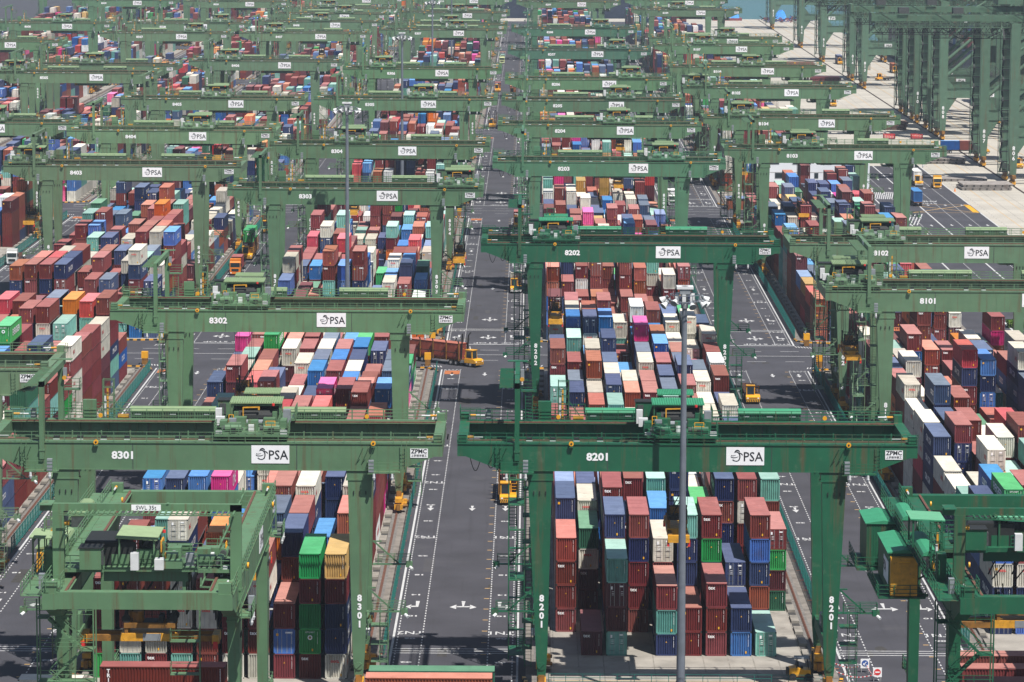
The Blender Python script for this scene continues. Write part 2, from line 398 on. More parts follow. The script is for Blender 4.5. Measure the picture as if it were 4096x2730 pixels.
    for i, z in enumerate(zs):
        t.box(x0, 12.2, z, x1, 17.2, z+0.06, P_, skip='') if i % 3 == 0 else t.box(x0, (12.2 if i % 2 else 16.2), z, x1, (13.2 if i % 2 else 17.2), z+0.06, P_)
        if i < 8:
            ya, yb = (13.2, 16.2) if i % 2 else (16.2, 13.2); xx = x0+0.45 if i % 2 else x1-0.45
            for s in (-0.4, 0.4): t.bar((xx+s, ya, z), (xx+s, yb, z+2.9), 0.1, P_, 0.2)
            for s in (-0.42, 0.42): t.bar((xx+s, ya, z+1.1), (xx+s, yb, z+4.0), 0.06, P_)
            for k in range(9):
                f = (k+0.5)/9; t.box(xx-0.4, ya+(yb-ya)*f-0.13, z+2.9*f-0.02, xx+0.4, ya+(yb-ya)*f+0.13, z+2.9*f+0.02, P_)
        railing(t, [(x0, 12.2, z+0.06), (x0, 17.2, z+0.06)], 1.1, 1.6, 0.06)
    for x in (x0, x1):
        for y in (12.2, 17.2): t.bar((x, y, 1.6), (x, y, 27.2), 0.12, P_)
    for z in (8.5, 14.3, 20.1, 25.9): t.bar((x1, 14.7, z), (-2.9, 15.3, z), 0.14, P_)
    t.obj('stair_tower', root)
    t = MB(); x0, x1 = -4.3, -3.2                                     # ladder run beside the front left leg
    for z in range(5, 27, 3):
        t.box(x0, 3.0, z, x1, 5.6, z+0.05, P_); railing(t, [(x0, 3.0, z), (x0, 5.6, z), (x1, 5.6, z)], 1.1, 1.3, 0.05, mid=1)
    for x in (x0+0.3, x1-0.1): t.bar((x, 3.0, 3), (x, 3.0, 27.5), 0.08, P_)
    for i in range(60): t.bar((x0+0.3, 3.0, 3.2+i*0.4), (x1-0.1, 3.0, 3.2+i*0.4), 0.035, P_)
    t.obj('ladder', root)
    t = MB(); x0, x1 = 32.0, 32.9
    for z in range(4, 9, 2): t.box(x0-1, 1.0, z, x1, 3.2, z+0.05, P_); railing(t, [(x1, 1.0, z), (x1, 3.2, z)], 1.1, 1.1, 0.05, mid=1)
    for x in (x0, x1):
        for y in (1.0, 3.2): t.bar((x, y, 2), (x, y, 10.2), 0.07, P_)
    for i in range(20): t.bar((x0, 1.0, 2+i*0.4), (x1, 1.0, 2+i*0.4), 0.04, P_)
    t.obj('ladder', root)
    # maintenance portal over the left end
    f = MB(); X = -4.96
    f.box(X-0.26, -0.9, 27.0, X+0.26, 0.1, 35.6, P_); f.box(X-0.33, -0.95, 27.9, X+0.33, 0.15, 28.1, P_); f.box(X-0.3, GY-0.5, 28.9, X+0.3, GY+0.5, 35.0, P_)
    f.box(X-0.26, -0.9, 35.0, X+0.26, GY+1.6, 35.65, P_); f.box(X-1.15, GY+0.4, 35.65, X+1.15, GY+1.5, 35.72, P_); f.box(X-0.33, 5.5, 35.65, X+0.33, 5.7, 35.7, P_)
    fo = f.obj('portal_frame', root)
    gr = MB()
    for i in range(30): yy = -0.4+i*0.5; gr.box(X-1.95, yy, 35.02, X-0.26, yy+0.16, 35.1, P_)
    for x in (X-1.95, X-1.1): gr.box(x, -0.5, 34.9, x+0.08, 15.0, 35.0, P_)
    gr.obj('grating', fo)
    ln = MB(); ln.box(X+0.35, GY-0.8, 33.6, X+0.75, GY-0.3, 34.9, 'grey_box'); ln.box(X+0.4, GY-0.5, 32.3, X+2.2, GY+0.7, 32.45, P_); railing(ln, [(X+0.4, GY-0.5, 32.45), (X+2.2, GY-0.5, 32.45), (X+2.2, GY+0.7, 32.45)], 1.2, 0.9); ln.tube((X+0.5, GY-0.2, 33.8), (X+0.5, GY-0.9, 33.8), 0.25, 'yellow_paint')
    for k in (0, 0.8): ln.bar((X+0.9+k, GY-0.3, 29), (X+0.9+k, GY-0.3, 32.4), 0.08, P_)
    for i in range(9): ln.bar((X+0.9, GY-0.3, 29.2+i*0.36), (X+1.7, GY-0.3, 29.2+i*0.36), 0.05, P_)
    ln.obj('hoist_platform', fo)
    sw = MB(); sw.box(X-0.29, 6.2, 35.05, X-0.27, 8.8, 35.6, 'sign_white', skip='')
    swt = text('SWL 35t', 0.5); sw.add(swt, left(X-0.31, 7.5, 35.32), 'ink_black'); sw.obj('load_sign', fo)
    # lattice ladder tower on the rear walkway
    t = MB()
    for x in (-0.3, 0.9):
        for y in (GY+0.9, GY+1.9): t.bar((x, y, 28.6), (x, y, 33.4), 0.1, P_)
    for i in range(6):
        z = 28.9+i*0.88
        t.bar((-0.3, GY+0.9, z), (0.9, GY+0.9, z), 0.07, P_); t.bar((-0.3, GY+1.9, z), (0.9, GY+1.9, z), 0.07, P_); t.bar((-0.3, GY+0.9, z), (-0.3, GY+1.9, z), 0.07, P_); t.bar((0.9, GY+0.9, z), (0.9, GY+1.9, z), 0.07, P_)
    t.box(0.1, GY+1.2, 28.7, 0.3, GY+1.4, 32.4, 'yellow_paint'); t.box(-0.2, GY+1.3, 28.7, 0.0, GY+1.5, 31.4, 'white_box'); t.bar((0.9, GY+1.4, 31.0), (2.6, GY+1.4, 28.7), 0.09, P_)
    t.obj('lattice_tower', root)
    for bb_ in ((-2.6, -1.1, 1.6, 31.0, P_), (-8.6, -8.0, 1.3, 30.0, 'grey_box'), (1.4, 2.6, 1.5, 29.3, 'yellow_paint')):
        t = MB(); t.box(bb_[0], GY+0.8, 28.66, bb_[1], GY+bb_[2], bb_[3], bb_[4]); t.obj('equipment_box', root)
    t = MB()
    railing(t, [(-11.5, GY+1.6, 29.2), (-11.5, GY-1, 29.2), (-9.2, GY-1, 29.2)], 1.3, 1.0); t.obj('guard_rail', root); t = MB(); railing(t, [(-4, GY+1.6, 29.4), (2.8, GY+1.6, 29.4)], 1.2, 1.1); t.obj('guard_rail', root)
    # cable shelters on the rear walkway
    for a, c in ((2.8, 12.6), (20.3, 27.5)):
        h = MB(); y0, y1 = GY+0.85, GY+2.35
        seg = [(y0, 29.75), (y0+0.12, 30.0), (y0+0.45, 30.18), (y1-0.45, 30.18), (y1-0.12, 30.0), (y1, 29.75)]
        h.prism([(p[0], p[1]) for p in seg], a, c, 'roof_paint', axis='x')
        h.box(a+0.05, y0+0.1, 28.4, c-0.05, y1-0.1, 29.75, 'dark_grey')
        for i in range(int((c-a)/0.28)): h.box(a+0.1+i*0.28, y0+0.02, 28.45, a+0.2+i*0.28, y0+0.1, 29.72, P_)
        for z in (28.5, 29.1, 29.7): h.box(a, y0-0.02, z-0.05, c, y0+0.02, z+0.03, P_)
        for x in (a+0.9, (a+c)/2, c-1): h.box(x-0.35, y0-0.1, 29.35, x+0.35, y0-0.02, 29.43, 'white_box')
        h.obj('cable_shelter', root)
    # outboard electrical houses behind the rear girder
    for (xa, xb, ya, yb, za, zb, yel) in ((27.2, 34.0, GY+1.7, GY+5.0, 24.0, 28.1, 0), (12.0, 21.6, GY+1.6, GY+4.4, 24.4, 28.2, 1)):
        h = MB(); h.box(xa, ya, za, xb, yb, zb, P_)
        ym = (ya+yb)/2
        h.prism([(ya-0.15, zb), (yb+0.15, zb), (yb+0.15, zb+0.08), (ym, zb+0.35), (ya-0.15, zb+0.08)], xa-0.15, xb+0.15, 'roof_paint', axis='x')
        for i in range(int((yb-ya)/0.25)): h.box(xa-0.05, ya+i*0.25, za+0.1, xa, ya+i*0.25+0.12, zb-0.05, P_)
        h.box(xa-1.0, ya-0.6, za-0.35, xb+0.6, yb+1.0, za-0.2, P_); 
        ho = h.obj('electrical_house', root)
        r = MB(); railing(r, [(xa-1.0, ya-0.6, za-0.2), (xa-1.0, yb+1.0, za-0.2), (xb+0.6, yb+1.0, za-0.2)], 1.15, 1.2); r.obj('railing', ho)
        if yel:
            d = MB(); d.box(xa-0.9, ya+0.2, za-0.1, xa-0.06, yb-0.1, zb-0.3, 'yellow_paint'); d.box(xa-0.96, ya+1.0, za+0.3, xa-0.9, ya+1.9, zb-0.8, 'yellow_paint'); d.box(xa-0.98, ya+0.9, zb-0.75, xa-0.9, ya+2.0, zb-0.6, 'cab_yellow'); d.obj('yellow_door', ho)
            s = MB(); s.box(xa+0.3, yb, za+0.8, xa+4.4, yb+0.03, zb-0.9, 'sign_white')
            s.add(text('PSA', 1.35, 0.02), lambda v: (xa+3.2-v[0], yb+0.05, za+2.0+v[1]), 'ink_black'); s.obj('company_sign', ho)
        else:
            d = MB(); d.box(xa-0.35, ya+0.1, zb-1.6, xa-0.05, ya+0.9, zb-0.2, P_); d.box(xa-0.37, ya+0.25, zb-1.6, xa-0.35, ya+0.75, zb-1.2, 'ink_yellow'); d.obj('air_duct', ho)
        hb = MB()
        for x in (xa+0.5, xb-0.5): hb.bar((x, GY+0.6, za-0.3), (x, yb+0.8, za-0.3), 0.25, P_); hb.bar((x, GY+0.6, 26.2), (x, yb-0.2, za-0.3), 0.16, P_)
        hb.obj('hanger', ho)
    # control / lamp platforms hanging under both cantilevers
    for x0, x1 in ((-6.8, -3.1), (30.8, 34.4)):
        t = MB(); t.box(x0, -1.9, 25.75, x1, -0.75, 25.83, P_); railing(t, [(x0, -1.9, 25.83), (x1, -1.9, 25.83)], 1.15, 1.0); railing(t, [(x0, -0.75, 25.83), (x0, -1.9, 25.83)], 1.15, 0.6)
        xb = x1-0.9 if x0 < 0 else x0+0.4
        t.box(xb-0.28, -1.9, 25.9, xb+0.28, -1.4, 27.2, 'grey_box')
        for xx in (x0+0.7, x1-0.9): t.tube((xx, -1.8, 25.75), (xx, -1.8, 25.3), 0.14, 'white_box'); t.tube((xx, -1.8, 25.3), (xx, -1.8, 25.0), 0.2, 'white_box', 0.1)
        xl = x0-0.4 if x0 < 0 else x1+0.1
        for i in range(7): t.bar((xl, -1.0, 26.0+i*0.4), (xl+0.55, -1.0, 26.0+i*0.4), 0.05, P_)
        for xx in (xl, xl+0.55): t.bar((xx, -1.0, 25.8), (xx, -1.0, 29.2), 0.06, P_)
        for k in (0.9, 1.5, 2.1): t.bar((x0+k-1.4, -1.3, 28.5), (x0+k-2.2, -0.65, 26.6), 0.07, P_)
        t.obj('lamp_platform', root)
    for x in (-1.0, 5.6+0.2, 19.3+2.7, 30.3):                          # yellow guide rollers on the front walkway
        pass
    for x in (1.0, 31.4):
        t = MB(); t.tube((x, -1.05, 28.95), (x, -0.88, 28.95), 0.27, 'cab_yellow', n=12); t.tube((x, -1.09, 28.95), (x, -1.03, 28.95), 0.11, 'dark_metal_and_shade', n=8); t.box(x-0.22, -1.0, 28.5, x+0.22, -0.65, 28.66, P_); t.obj('guide_roller', root)
    for x in (-0.3, 30.0): t = MB(); t.tube((x, GY-1.6, 29.6), (x, GY-1.45, 29.6), 0.25, 'cab_yellow', n=12); t.obj('guide_roller', root)
    # hanging cables below the left cantilever
    for k in range(3):
        t = MB(); pts = [Vector((-10.2+k*1.7+1.3*u, 0.9+0.3*k, 27.4-0.25*u-1.7*math.sin(PI*u)*(1-0.15*k))) for u in [i/10 for i in range(11)]]
        for a, c in zip(pts[:-1], pts[1:]): t.bar(a, c, 0.08, 'black_cable')
        t.obj('hanging_cable', root)
    # name boards
    s = MB(); s.box(18.02, -0.68, 26.62, 22.18, -0.64, 28.62, 'sign_white'); sg = s.obj('company_sign', root)
    s = MB(); s.add(text('PSA', 1.45, 0.012), front(20.95, -0.70, 27.52, 0.92, 1.0), 'ink_black')
    def ribbon(cx, cz, rx, rz, a0, a1, w0, w1, rot=0.0, n=14):
        pin = []; pou = []
        for i in range(n+1):
            u = i/n; a = R(a0+(a1-a0)*u); w = (w0+(w1-w0)*u)*math.sin(PI*min(1, max(0.02, u)))**0.6
            x, z = rx*math.cos(a), rz*math.sin(a); nx, nz = math.cos(a), math.sin(a)
            for lst, sg_ in ((pou, 1), (pin, -1)):
                X_, Z_ = x+nx*w*sg_/2, z+nz*w*sg_/2
                lst.append((cx+X_*math.cos(rot)-Z_*math.sin(rot), -0.70, cz+X_*math.sin(rot)+Z_*math.cos(rot)))
        for i in range(n): s.quad([pin[i], pin[i+1], pou[i+1], pou[i]], 'ink_black')
    ribbon(19.12, 27.58, 0.40, 0.52, -150, 130, 0.09, 0.16); ribbon(19.22, 27.95, 0.30, 0.32, 20, 175, 0.18, 0.10)
    ribbon(18.95, 27.62, 0.42, 0.16, 150, 350, 0.10, 0.07, 0.1); ribbon(19.1, 27.3, 0.42, 0.22, 190, 350, 0.10, 0.05); ribbon(19.5, 27.8, 0.32, 0.16, 10, 150, 0.16, 0.04, -0.4)
    ribbon(18.95, 27.85, 0.40, 0.14, 160, 290, 0.07, 0.05, 0.3)
    s.obj('company_logo', sg)
    s = MB(); s.box(35.45, -0.68, 27.32, 37.38, -0.64, 28.34, 'sign_white'); sg2 = s.obj('maker_sign', root)
    s = MB(); s.add(text('ZPMC', 0.66, 0.016), front(36.41, -0.70, 28.04, 1.0, 1.0), 'ink_black'); s.add(text('\u4e0a\u6d77\u632f\u534e\u91cd\u5de5', 0.29, 0.004), front(36.41, -0.70, 27.56), 'ink_black'); s.obj('maker_lettering', sg2)
    return root
def make_trolley():
    # local x centre 0, along y from the front rail to the rear rail
    t = MB(); ry = (0.35, GY-0.35)
    t.box(-4.0, -0.1, 29.45, 4.1, 3.0, 29.75, P_); t.box(-4.0, GY-4.0, 29.45, 4.1, GY, 29.75, P_)
    t.box(-3.4, 3.0, 29.4, -2.6, GY-4, 29.8, P_); t.box(2.7, 3.0, 29.4, 3.5, GY-4, 29.8, P_); t.box(-1.6, 3, 29.45, 1.6, 6.5, 29.7, P_)
    for x in (-3.3, 3.4):
        for y in ry: t.tube((x-0.4, y, 29.27), (x-0.39, y, 29.27), 0.01, 'dark_metal_and_shade'); t.tube((x, y-0.12, 29.3), (x, y+0.12, 29.3), 0.3, 'dark_metal_and_shade', n=12)
    railing(t, [(-4.0, -0.1, 29.75), (4.1, -0.1, 29.75), (4.1, 3.0, 29.75)], 1.2, 0.9); railing(t, [(-4.0, -0.1, 29.75), (-4.0, 3.0, 29.75)], 1.2, 0.9)
    railing(t, [(-4.0, GY-4, 29.75), (-4.0, GY, 29.75)], 1.2, 0.9); railing(t, [(4.1, GY-4, 29.75), (4.1, GY, 29.75)], 1.2, 0.9)
    tr = t.obj('trolley')
    h = MB()
    h.box(-2.6, 9.2, 29.8, 2.6, 10.8, 30.8, P_); h.box(-2.3, 9.4, 30.8, 2.5, 13.2, 31.95, 'dark_metal_and_shade'); h.box(-2.55, 8.7, 29.75, -2.3, 13.2, 31.9, 'dark_metal_and_shade'); h.box(-1.2, 10.6, 30.8, -0.2, 10.8, 31.5, 'grey_box'); h.box(0.3, 10.6, 30.8, 1.3, 10.8, 31.4, 'dark_grey')  # large near-black boxes put the canopy's shade into the colour, around real machinery
    h.box(-1.7, 10.5, 30.9, -1.5, 10.7, 31.6, 'rod_grey'); h.obj('machinery_and_shade', tr)
    h = MB(); h.box(-4.6, 11.5, 29.8, -2.6, 13.4, 31.7, P_); h.box(-4.4, 11.3, 30.2, -3.7, 11.5, 31.4, 'dark_grey'); h.box(-4.7, 11.4, 31.7, -2.5, 13.5, 31.78, 'dark_metal_and_shade'); h.obj('switch_house', tr)
    for x in (-2.0, 2.2):
        w = MB(); w.box(x-0.7, 1.6, 29.8, x+0.7, 3.2, 30.6, P_); w.tube((x-0.9, 1.2, 30.2), (x+0.9, 1.2, 30.2), 0.42, P_, n=12); w.tube((x-1.3, 1.2, 30.2), (x-0.9, 1.2, 30.2), 0.3, 'dark_grey', n=10)
        w.box(x-0.3, 0.3, 29.8, x+0.3, 0.9, 30.3, 'dark_metal_and_shade'); w.box(x-0.9, 0.9, 29.8, x+0.9, 3.4, 29.9, 'dark_grey'); w.box(x-0.75, 1.55, 30.0, x-0.3, 1.6, 30.3, 'dark_metal_and_shade'); w.obj('winch', tr)
    w = MB(); w.tube((-1.9, 7.6, 30.5), (1.9, 7.6, 30.5), 0.95, 'dark_metal_and_shade', n=18); w.box(-2.4, 6.6, 29.7, -1.9, 8.6, 31.2, P_); w.box(1.9, 6.6, 29.7, 2.4, 8.6, 31.2, P_); w.box(-2.3, 5.0, 29.7, -0.9, 6.2, 30.8, P_); w.box(1.0, 5.0, 29.7, 2.3, 6.2, 30.7, P_); w.tube((-0.9, 5.6, 30.2), (1.0, 5.6, 30.2), 0.3, 'grey_box', n=10); w.obj('hoist_drum', tr)
    for bb_ in ((-0.5, 2.2, 0.6, 3.4, 30.9, P_), (-0.4, 1.9, 0.2, 2.19, 30.5, 'white_box'), (-3.8, 4.4, -3.0, 6.2, 30.5, P_), (2.9, 4.2, 3.6, 6.4, 30.6, P_), (-4.4, 6.0, -3.4, 6.8, 30.7, 'white_box'), (-4.6, 8.2, -3.9, 8.9, 31.3, 'white_box'), (-3.9, 0.4, -3.2, 0.8, 30.0, 'white_box'), (3.2, 0.0, 4.0, 0.3, 30.2, 'white_box'), (3.0, 8.0, 3.8, 9.0, 31.2, 'grey_box'), (-2.7, 3.5, -1.9, 4.2, 30.9, 'grey_box')):
        k = MB(); k.box(bb_[0], bb_[1], 29.76, bb_[2], bb_[3], bb_[4], bb_[5]); k.obj('cabinet', tr)
    g = MB(); g.box(-2.6, 3.0, 29.62, 2.7, 10.9, 29.68, 'dark_grey')
    railing(g, [(-2.6, 3.2, 29.68), (-2.6, 9, 29.68)], 1.1, 1.0); railing(g, [(2.75, 3.2, 29.68), (2.75, 10, 29.68)], 1.1, 1.0); g.obj('deck_plate', tr)
    for (a, b_, c, d, z, tl) in ((-2.9, 2.95, 6.7, 10.4, 32.2, 0.18), (-2.0, 2.15, 15.0, 18.2, 32.05, 0.15)):
        c_ = MB(); n = 22
        c_.quad([(a, c, z), (b_, c, z), (b_, d, z+tl), (a, d, z+tl)], 'roof_paint'); c_.quad([(a, c, z-0.1), (a, d, z+tl-0.1), (b_, d, z+tl-0.1), (b_, c, z-0.1)], 'roof_paint')
        c_.quad([(a, c, z-0.1), (b_, c, z-0.1), (b_, c, z), (a, c, z)], 'roof_paint'); c_.quad([(b_, c, z-0.1), (b_, d, z+tl-0.1), (b_, d, z+tl), (b_, c, z)], 'roof_paint'); c_.quad([(a, c, z), (a, d, z+tl), (a, d, z+tl-0.1), (a, c, z-0.1)], 'roof_paint')
        for i in range(n): xx = a+(b_-a)*(i+0.25)/n; c_.quad([(xx, c, z+0.005), (xx+0.06, c, z+0.07), (xx+0.06, d, z+tl+0.07), (xx, d, z+tl+0.005)], 'roof_paint'); c_.quad([(xx+0.06, c, z+0.07), (xx+0.12, c, z+0.005), (xx+0.12, d, z+tl+0.005), (xx+0.06, d, z+tl+0.07)], 'roof_paint')
        for x in (a+0.25, b_-0.25):
            for y in (c+0.3, d-0.3): c_.bar((x, y, 29.5), (x, y, z), 0.16, P_)
        c_.bar((a+0.25, c+0.3, z-0.3), (b_-0.25, c+0.3, z-0.3), 0.14, P_); c_.bar((a+0.25, d-0.3, z-0.3), (b_-0.25, d-0.3, z-0.3), 0.14, P_)
        c_.obj('canopy', tr)
    d = MB(); d.bar((-1.35, 6.5, 29.7), (-1.35, 6.5, 31.75), 0.13, 'yellow_paint'); d.bar((-1.35, 6.5, 31.7), (0.5, 6.5, 31.75), 0.13, 'yellow_paint'); d.box(0.3, 6.4, 31.45, 0.5, 6.6, 31.7, 'yellow_paint')
    railing(d, [(1.6, 1.0, 29.75), (2.6, 1.0, 29.75)], 1.3, 0.9, 0.08, 'cab_yellow'); railing(d, [(-2.9, 6.0, 29.75), (-2.4, 6.0, 29.75)], 1.2, 0.5, 0.08, 'cab_yellow'); d.tube((2.0, 6.6, 31.9), (2.0, 6.6, 32.15), 0.16, 'ink_red')
    d.obj('davit', tr)
    u = MB()                                                          # lower frame with the rope sheaves, hung between the girders
    u.box(-2.7, 4.0, 28.4, -2.4, 11.5, 29.4, P_); u.box(2.4, 4.0, 28.2, 2.7, 11.5, 29.4, P_); u.box(-2.7, 4.2, 27.6, 2.7, 4.5, 28.4, P_)
    for x in (-2.2, 0, 2.2): u.bar((x, 4.2, 25.4), (x, 4.2, 28), 0.14, 'dark_metal_and_shade')
    u.bar((-2.3, 4.2, 26.2), (2.3, 4.2, 26.2), 0.15, 'dark_metal_and_shade'); u.bar((-2.3, 4.2, 25.4), (2.3, 4.2, 25.4), 0.15, 'dark_metal_and_shade')
    for x in (-2.5, 2.5):
        for q in range(3): u.bar((x*0.9, 5.0+q*2.2, 28.2), (x*0.5, 6.1+q*2.2, 26.4), 0.1, 'dark_metal_and_shade')
    u.obj('lower_frame', tr)
    return tr
def make_spreader(long40=True):
    s = MB(); L = 6.05 if long40 else 3.0
    for x in (-0.9, 0.9): s.box(x-0.22, -L+0.3, 0.3, x+0.22, L-0.3, 0.85, 'grimy_yellow')
    for y in (-L+0.15, L-0.15): s.box(-1.2, y-0.3, 0.1, 1.2, y+0.3, 0.9, 'yellow_paint')
    s.box(-1.15, -2.6, 0.3, 1.15, 2.6, 1.0, 'yellow_paint'); s.box(-1.18, -1.0, 0.35, -1.1, 0.6, 1.0, 'grey_box')
    sp = s.obj('spreader')
    h = MB(); h.box(-1.15, -2.3, 1.5, -0.85, 2.3, 1.95, 'grimy_yellow'); h.box(0.85, -2.3, 1.5, 1.15, 2.3, 1.95, 'grimy_yellow'); h.box(-0.85, -0.6, 1.6, 0.85, 0.6, 2.0, 'dark_metal_and_shade'); h.tube((0, 1.3, 1.9), (0, 1.3, 2.9), 0.7, 'grimy_yellow', n=14)
    for x in (-0.95, 0.95):
        for y in (-2.1, 2.1): h.box(x-0.12, y-0.15, 1.0, x+0.12, y+0.15, 1.6, 'grimy_yellow'); h.tube((x-0.1, y, 2.3), (x+0.1, y, 2.3), 0.4, 'dark_metal_and_shade', n=12); h.bar((x, y, 2.4), (x, y, 3.6), 0.22, 'dark_metal_and_shade')
    for i in range(10): h.box(-1.0+(i % 5)*0.42, -1.9+(i//5)*0.7, 1.9, -0.75+(i % 5)*0.42, -1.5+(i//5)*0.7, 2.3+0.15*(i % 3), 'dark_metal_and_shade')
    for y in (-1.6, 1.6): h.bar((-0.9, y, 3.4), (0.9, y, 3.4), 0.1, 'dark_metal_and_shade'); h.bar((-0.8, y, 1.9), (0.4, y, 4.2), 0.1, 'dark_metal_and_shade')
    railing(h, [(-1.1, -2.2, 1.95), (1.1, -2.2, 1.95), (1.1, 2.2, 1.95)], 1.0, 0.7, 0.06, 'dark_metal_and_shade')
    h.obj('headblock', sp)
    c = MB()
    for x in (-1.15, 1.15):
        for y in (-L+0.15, L-0.15): c.box(x-0.12, y-0.2, -0.35, x+0.12, y+0.2, 0.3, 'ink_red')
    c.obj('corner_guide', sp)
    for y in (-L+1.8, L-3.2):
        c = MB(); c.box(1.13, y, 0.35, 1.16, y+1.7, 0.85, 'sign_white'); c.add(text('SPREADERS', 0.24), right(1.18, y+0.85, 0.5), 'ink_black'); c.box(1.16, y+0.15, 0.64, 1.17, y+0.55, 0.8, 'cB'); c.box(1.16, y+1.15, 0.64, 1.17, y+1.55, 0.8, 'cB'); c.obj('name_plate', sp)
    return sp
def make_ropes(zs, ztop=29.4):
    b = MB()
    for x, y in ((-0.95, 2.1), (0.95, 2.1), (-0.95, -2.1), (0.95, -2.1)):
        for k in (-0.12, 0.12): b.bar((x+k, 7.65+y, zs+3.4), (x*1.2+k, 7.65+y*1.3, ztop), 0.05, 'black_cable')
    return b.obj('hoist_rope')
OLD = (0.096, 0.192, 0.098); OLD2 = (0.116, 0.202, 0.110); DEEP = (0.007, 0.095, 0.043); TEALG = (0.060, 0.160, 0.095)
# number, X origin, Y of the front girder, trolley x, spreader height
CR = [(8201, 0.3, -22.0, 13.0, 17.4), (8202, -0.1, 184.2, 1.2, 14.9), (8203, 0.0, 351.4, 26.2, 11.4), (8204, 0.1, 461.9, 18.6, 13), (8205, 0.2, 555.6, 21.3, 15), (8206, 0.4, 652.9, 26.9, 14), (8207, 0.1, 826.8, 27.2, 11), (8208, 0.4, 997.7, 24.8, 13), (8209, 1.2, 1290.2, 4.0, 13),
 (8301, -51.8, -22.4, 17.9, 13.0), (8302, -51.7, 92.9, 7.0, 14.5), (8303, -51.6, 284.3, 34.2, 14), (8304, -51.6, 395.8, 7.4, 12.5), (8305, -51.5, 557.2, 18.6, 13), (8306, -51.6, 706.4, 1.3, 11), (8307, -52.0, 981.7, 19.4, 12.5), (8308, -51.9, 1030.0, 15.8, 12), (8309, -51.7, 1153.0, 15.8, 14), (8310, -51.7, 1327.9, 8.0, 14),
 (8101, 52.6, 119.8, -7.0, 18), (8102, 52.1, 185.9, 4.1, 16), (8103, 52.2, 388.8, 7.0, 13.2), (8104, 52.4, 490.1, -1.0, 14), (8105, 52.7, 615.1, -6.8, 18), (8106, 53.1, 724.9, 15.3, 13), (8107, 53.1, 865.5, 6.7, 12), (8108, 53.1, 922.8, 18.6, 14), (8109, 54.3, 1195.2, 10, 14), (8110, 54.6, 1317.3, 12, 14),
 (8402, -102.7, 32.8, 14.0, 16), (8403, -103.6, 335.9, -6.6, 16), (8404, -103.6, 437.1, 19.8, 12), (8405, -104.3, 554.6, 14.5, 12), (8406, -104.5, 746.8, 1.4, 12), (8407, -104.7, 948.1, 2.0, 13), (8408, -104.8, 1050.1, 14, 14), (8409, -105.4, 1133.2, 20, 14), (8410, -105.0, 1197.0, 9, 14),
 (8504, -155.6, 459.8, 18, 14), (8505, -157.6, 674.8, -6.4, 14), (8506, -155.8, 719.5, 11.1, 12), (8507, -158.1, 943.1, 24.8, 14), (8508, -158.4, 1030.5, 27.5, 14), (8509, -158.4, 1274.3, 10, 14),
 (8210, 0.8, 1452.0, 9, 14), (8211, 0.8, 1600.0, 22, 14), (8311, -51.7, 1487.0, 20, 13), (8312, -51.7, 1640.0, 6, 13), (8411, -105.0, 1330.0, 5, 14), (8412, -105.0, 1500.0, 22, 14), (8413, -105.0, 1640.0, 12, 14), (8510, -158.4, 1400.0, 24, 13), (8511, -158.4, 1545.0, 8, 14), (8512, -158.4, 1700.0, 20, 13), (8610, -213.5, 1420.0, 6, 13), (8611, -213.5, 1580.0, 22, 14), (8612, -213.5, 1760.0, 9, 14), (8711, -268.0, 1500.0, 20, 13), (8712, -268.0, 1650.0, 8, 13), (8713, -268.0, 1850.0, 18, 13),
 (8606, -213.6, 872.5, 12, 14), (8608, -213.4, 1027.3, 18.0, 14), (8609, -213.5, 1283.8, 24, 14)]
def number_mesh(num):
    s = str(num); b = MB()
    b.add(text(s, 1.14, 0.045), front(3.95, -0.66, 27.42, 1.12, 1.0), 'ink_white'); me1 = b.mesh('crane_number')
    b = MB(); b2 = MB()
    for i, ch in enumerate(s):
        b.add(text(ch, 1.0, 0.045), front(29.85, -0.53, 11.55-i*0.98, 1, 1), 'ink_white')
        b2.add(text(ch, 1.0, 0.045), front(-2.15, -0.53, 11.55-i*0.98, 1, 1), 'ink_white')
    return me1, b.mesh('leg_number'), b2.mesh('leg_number')
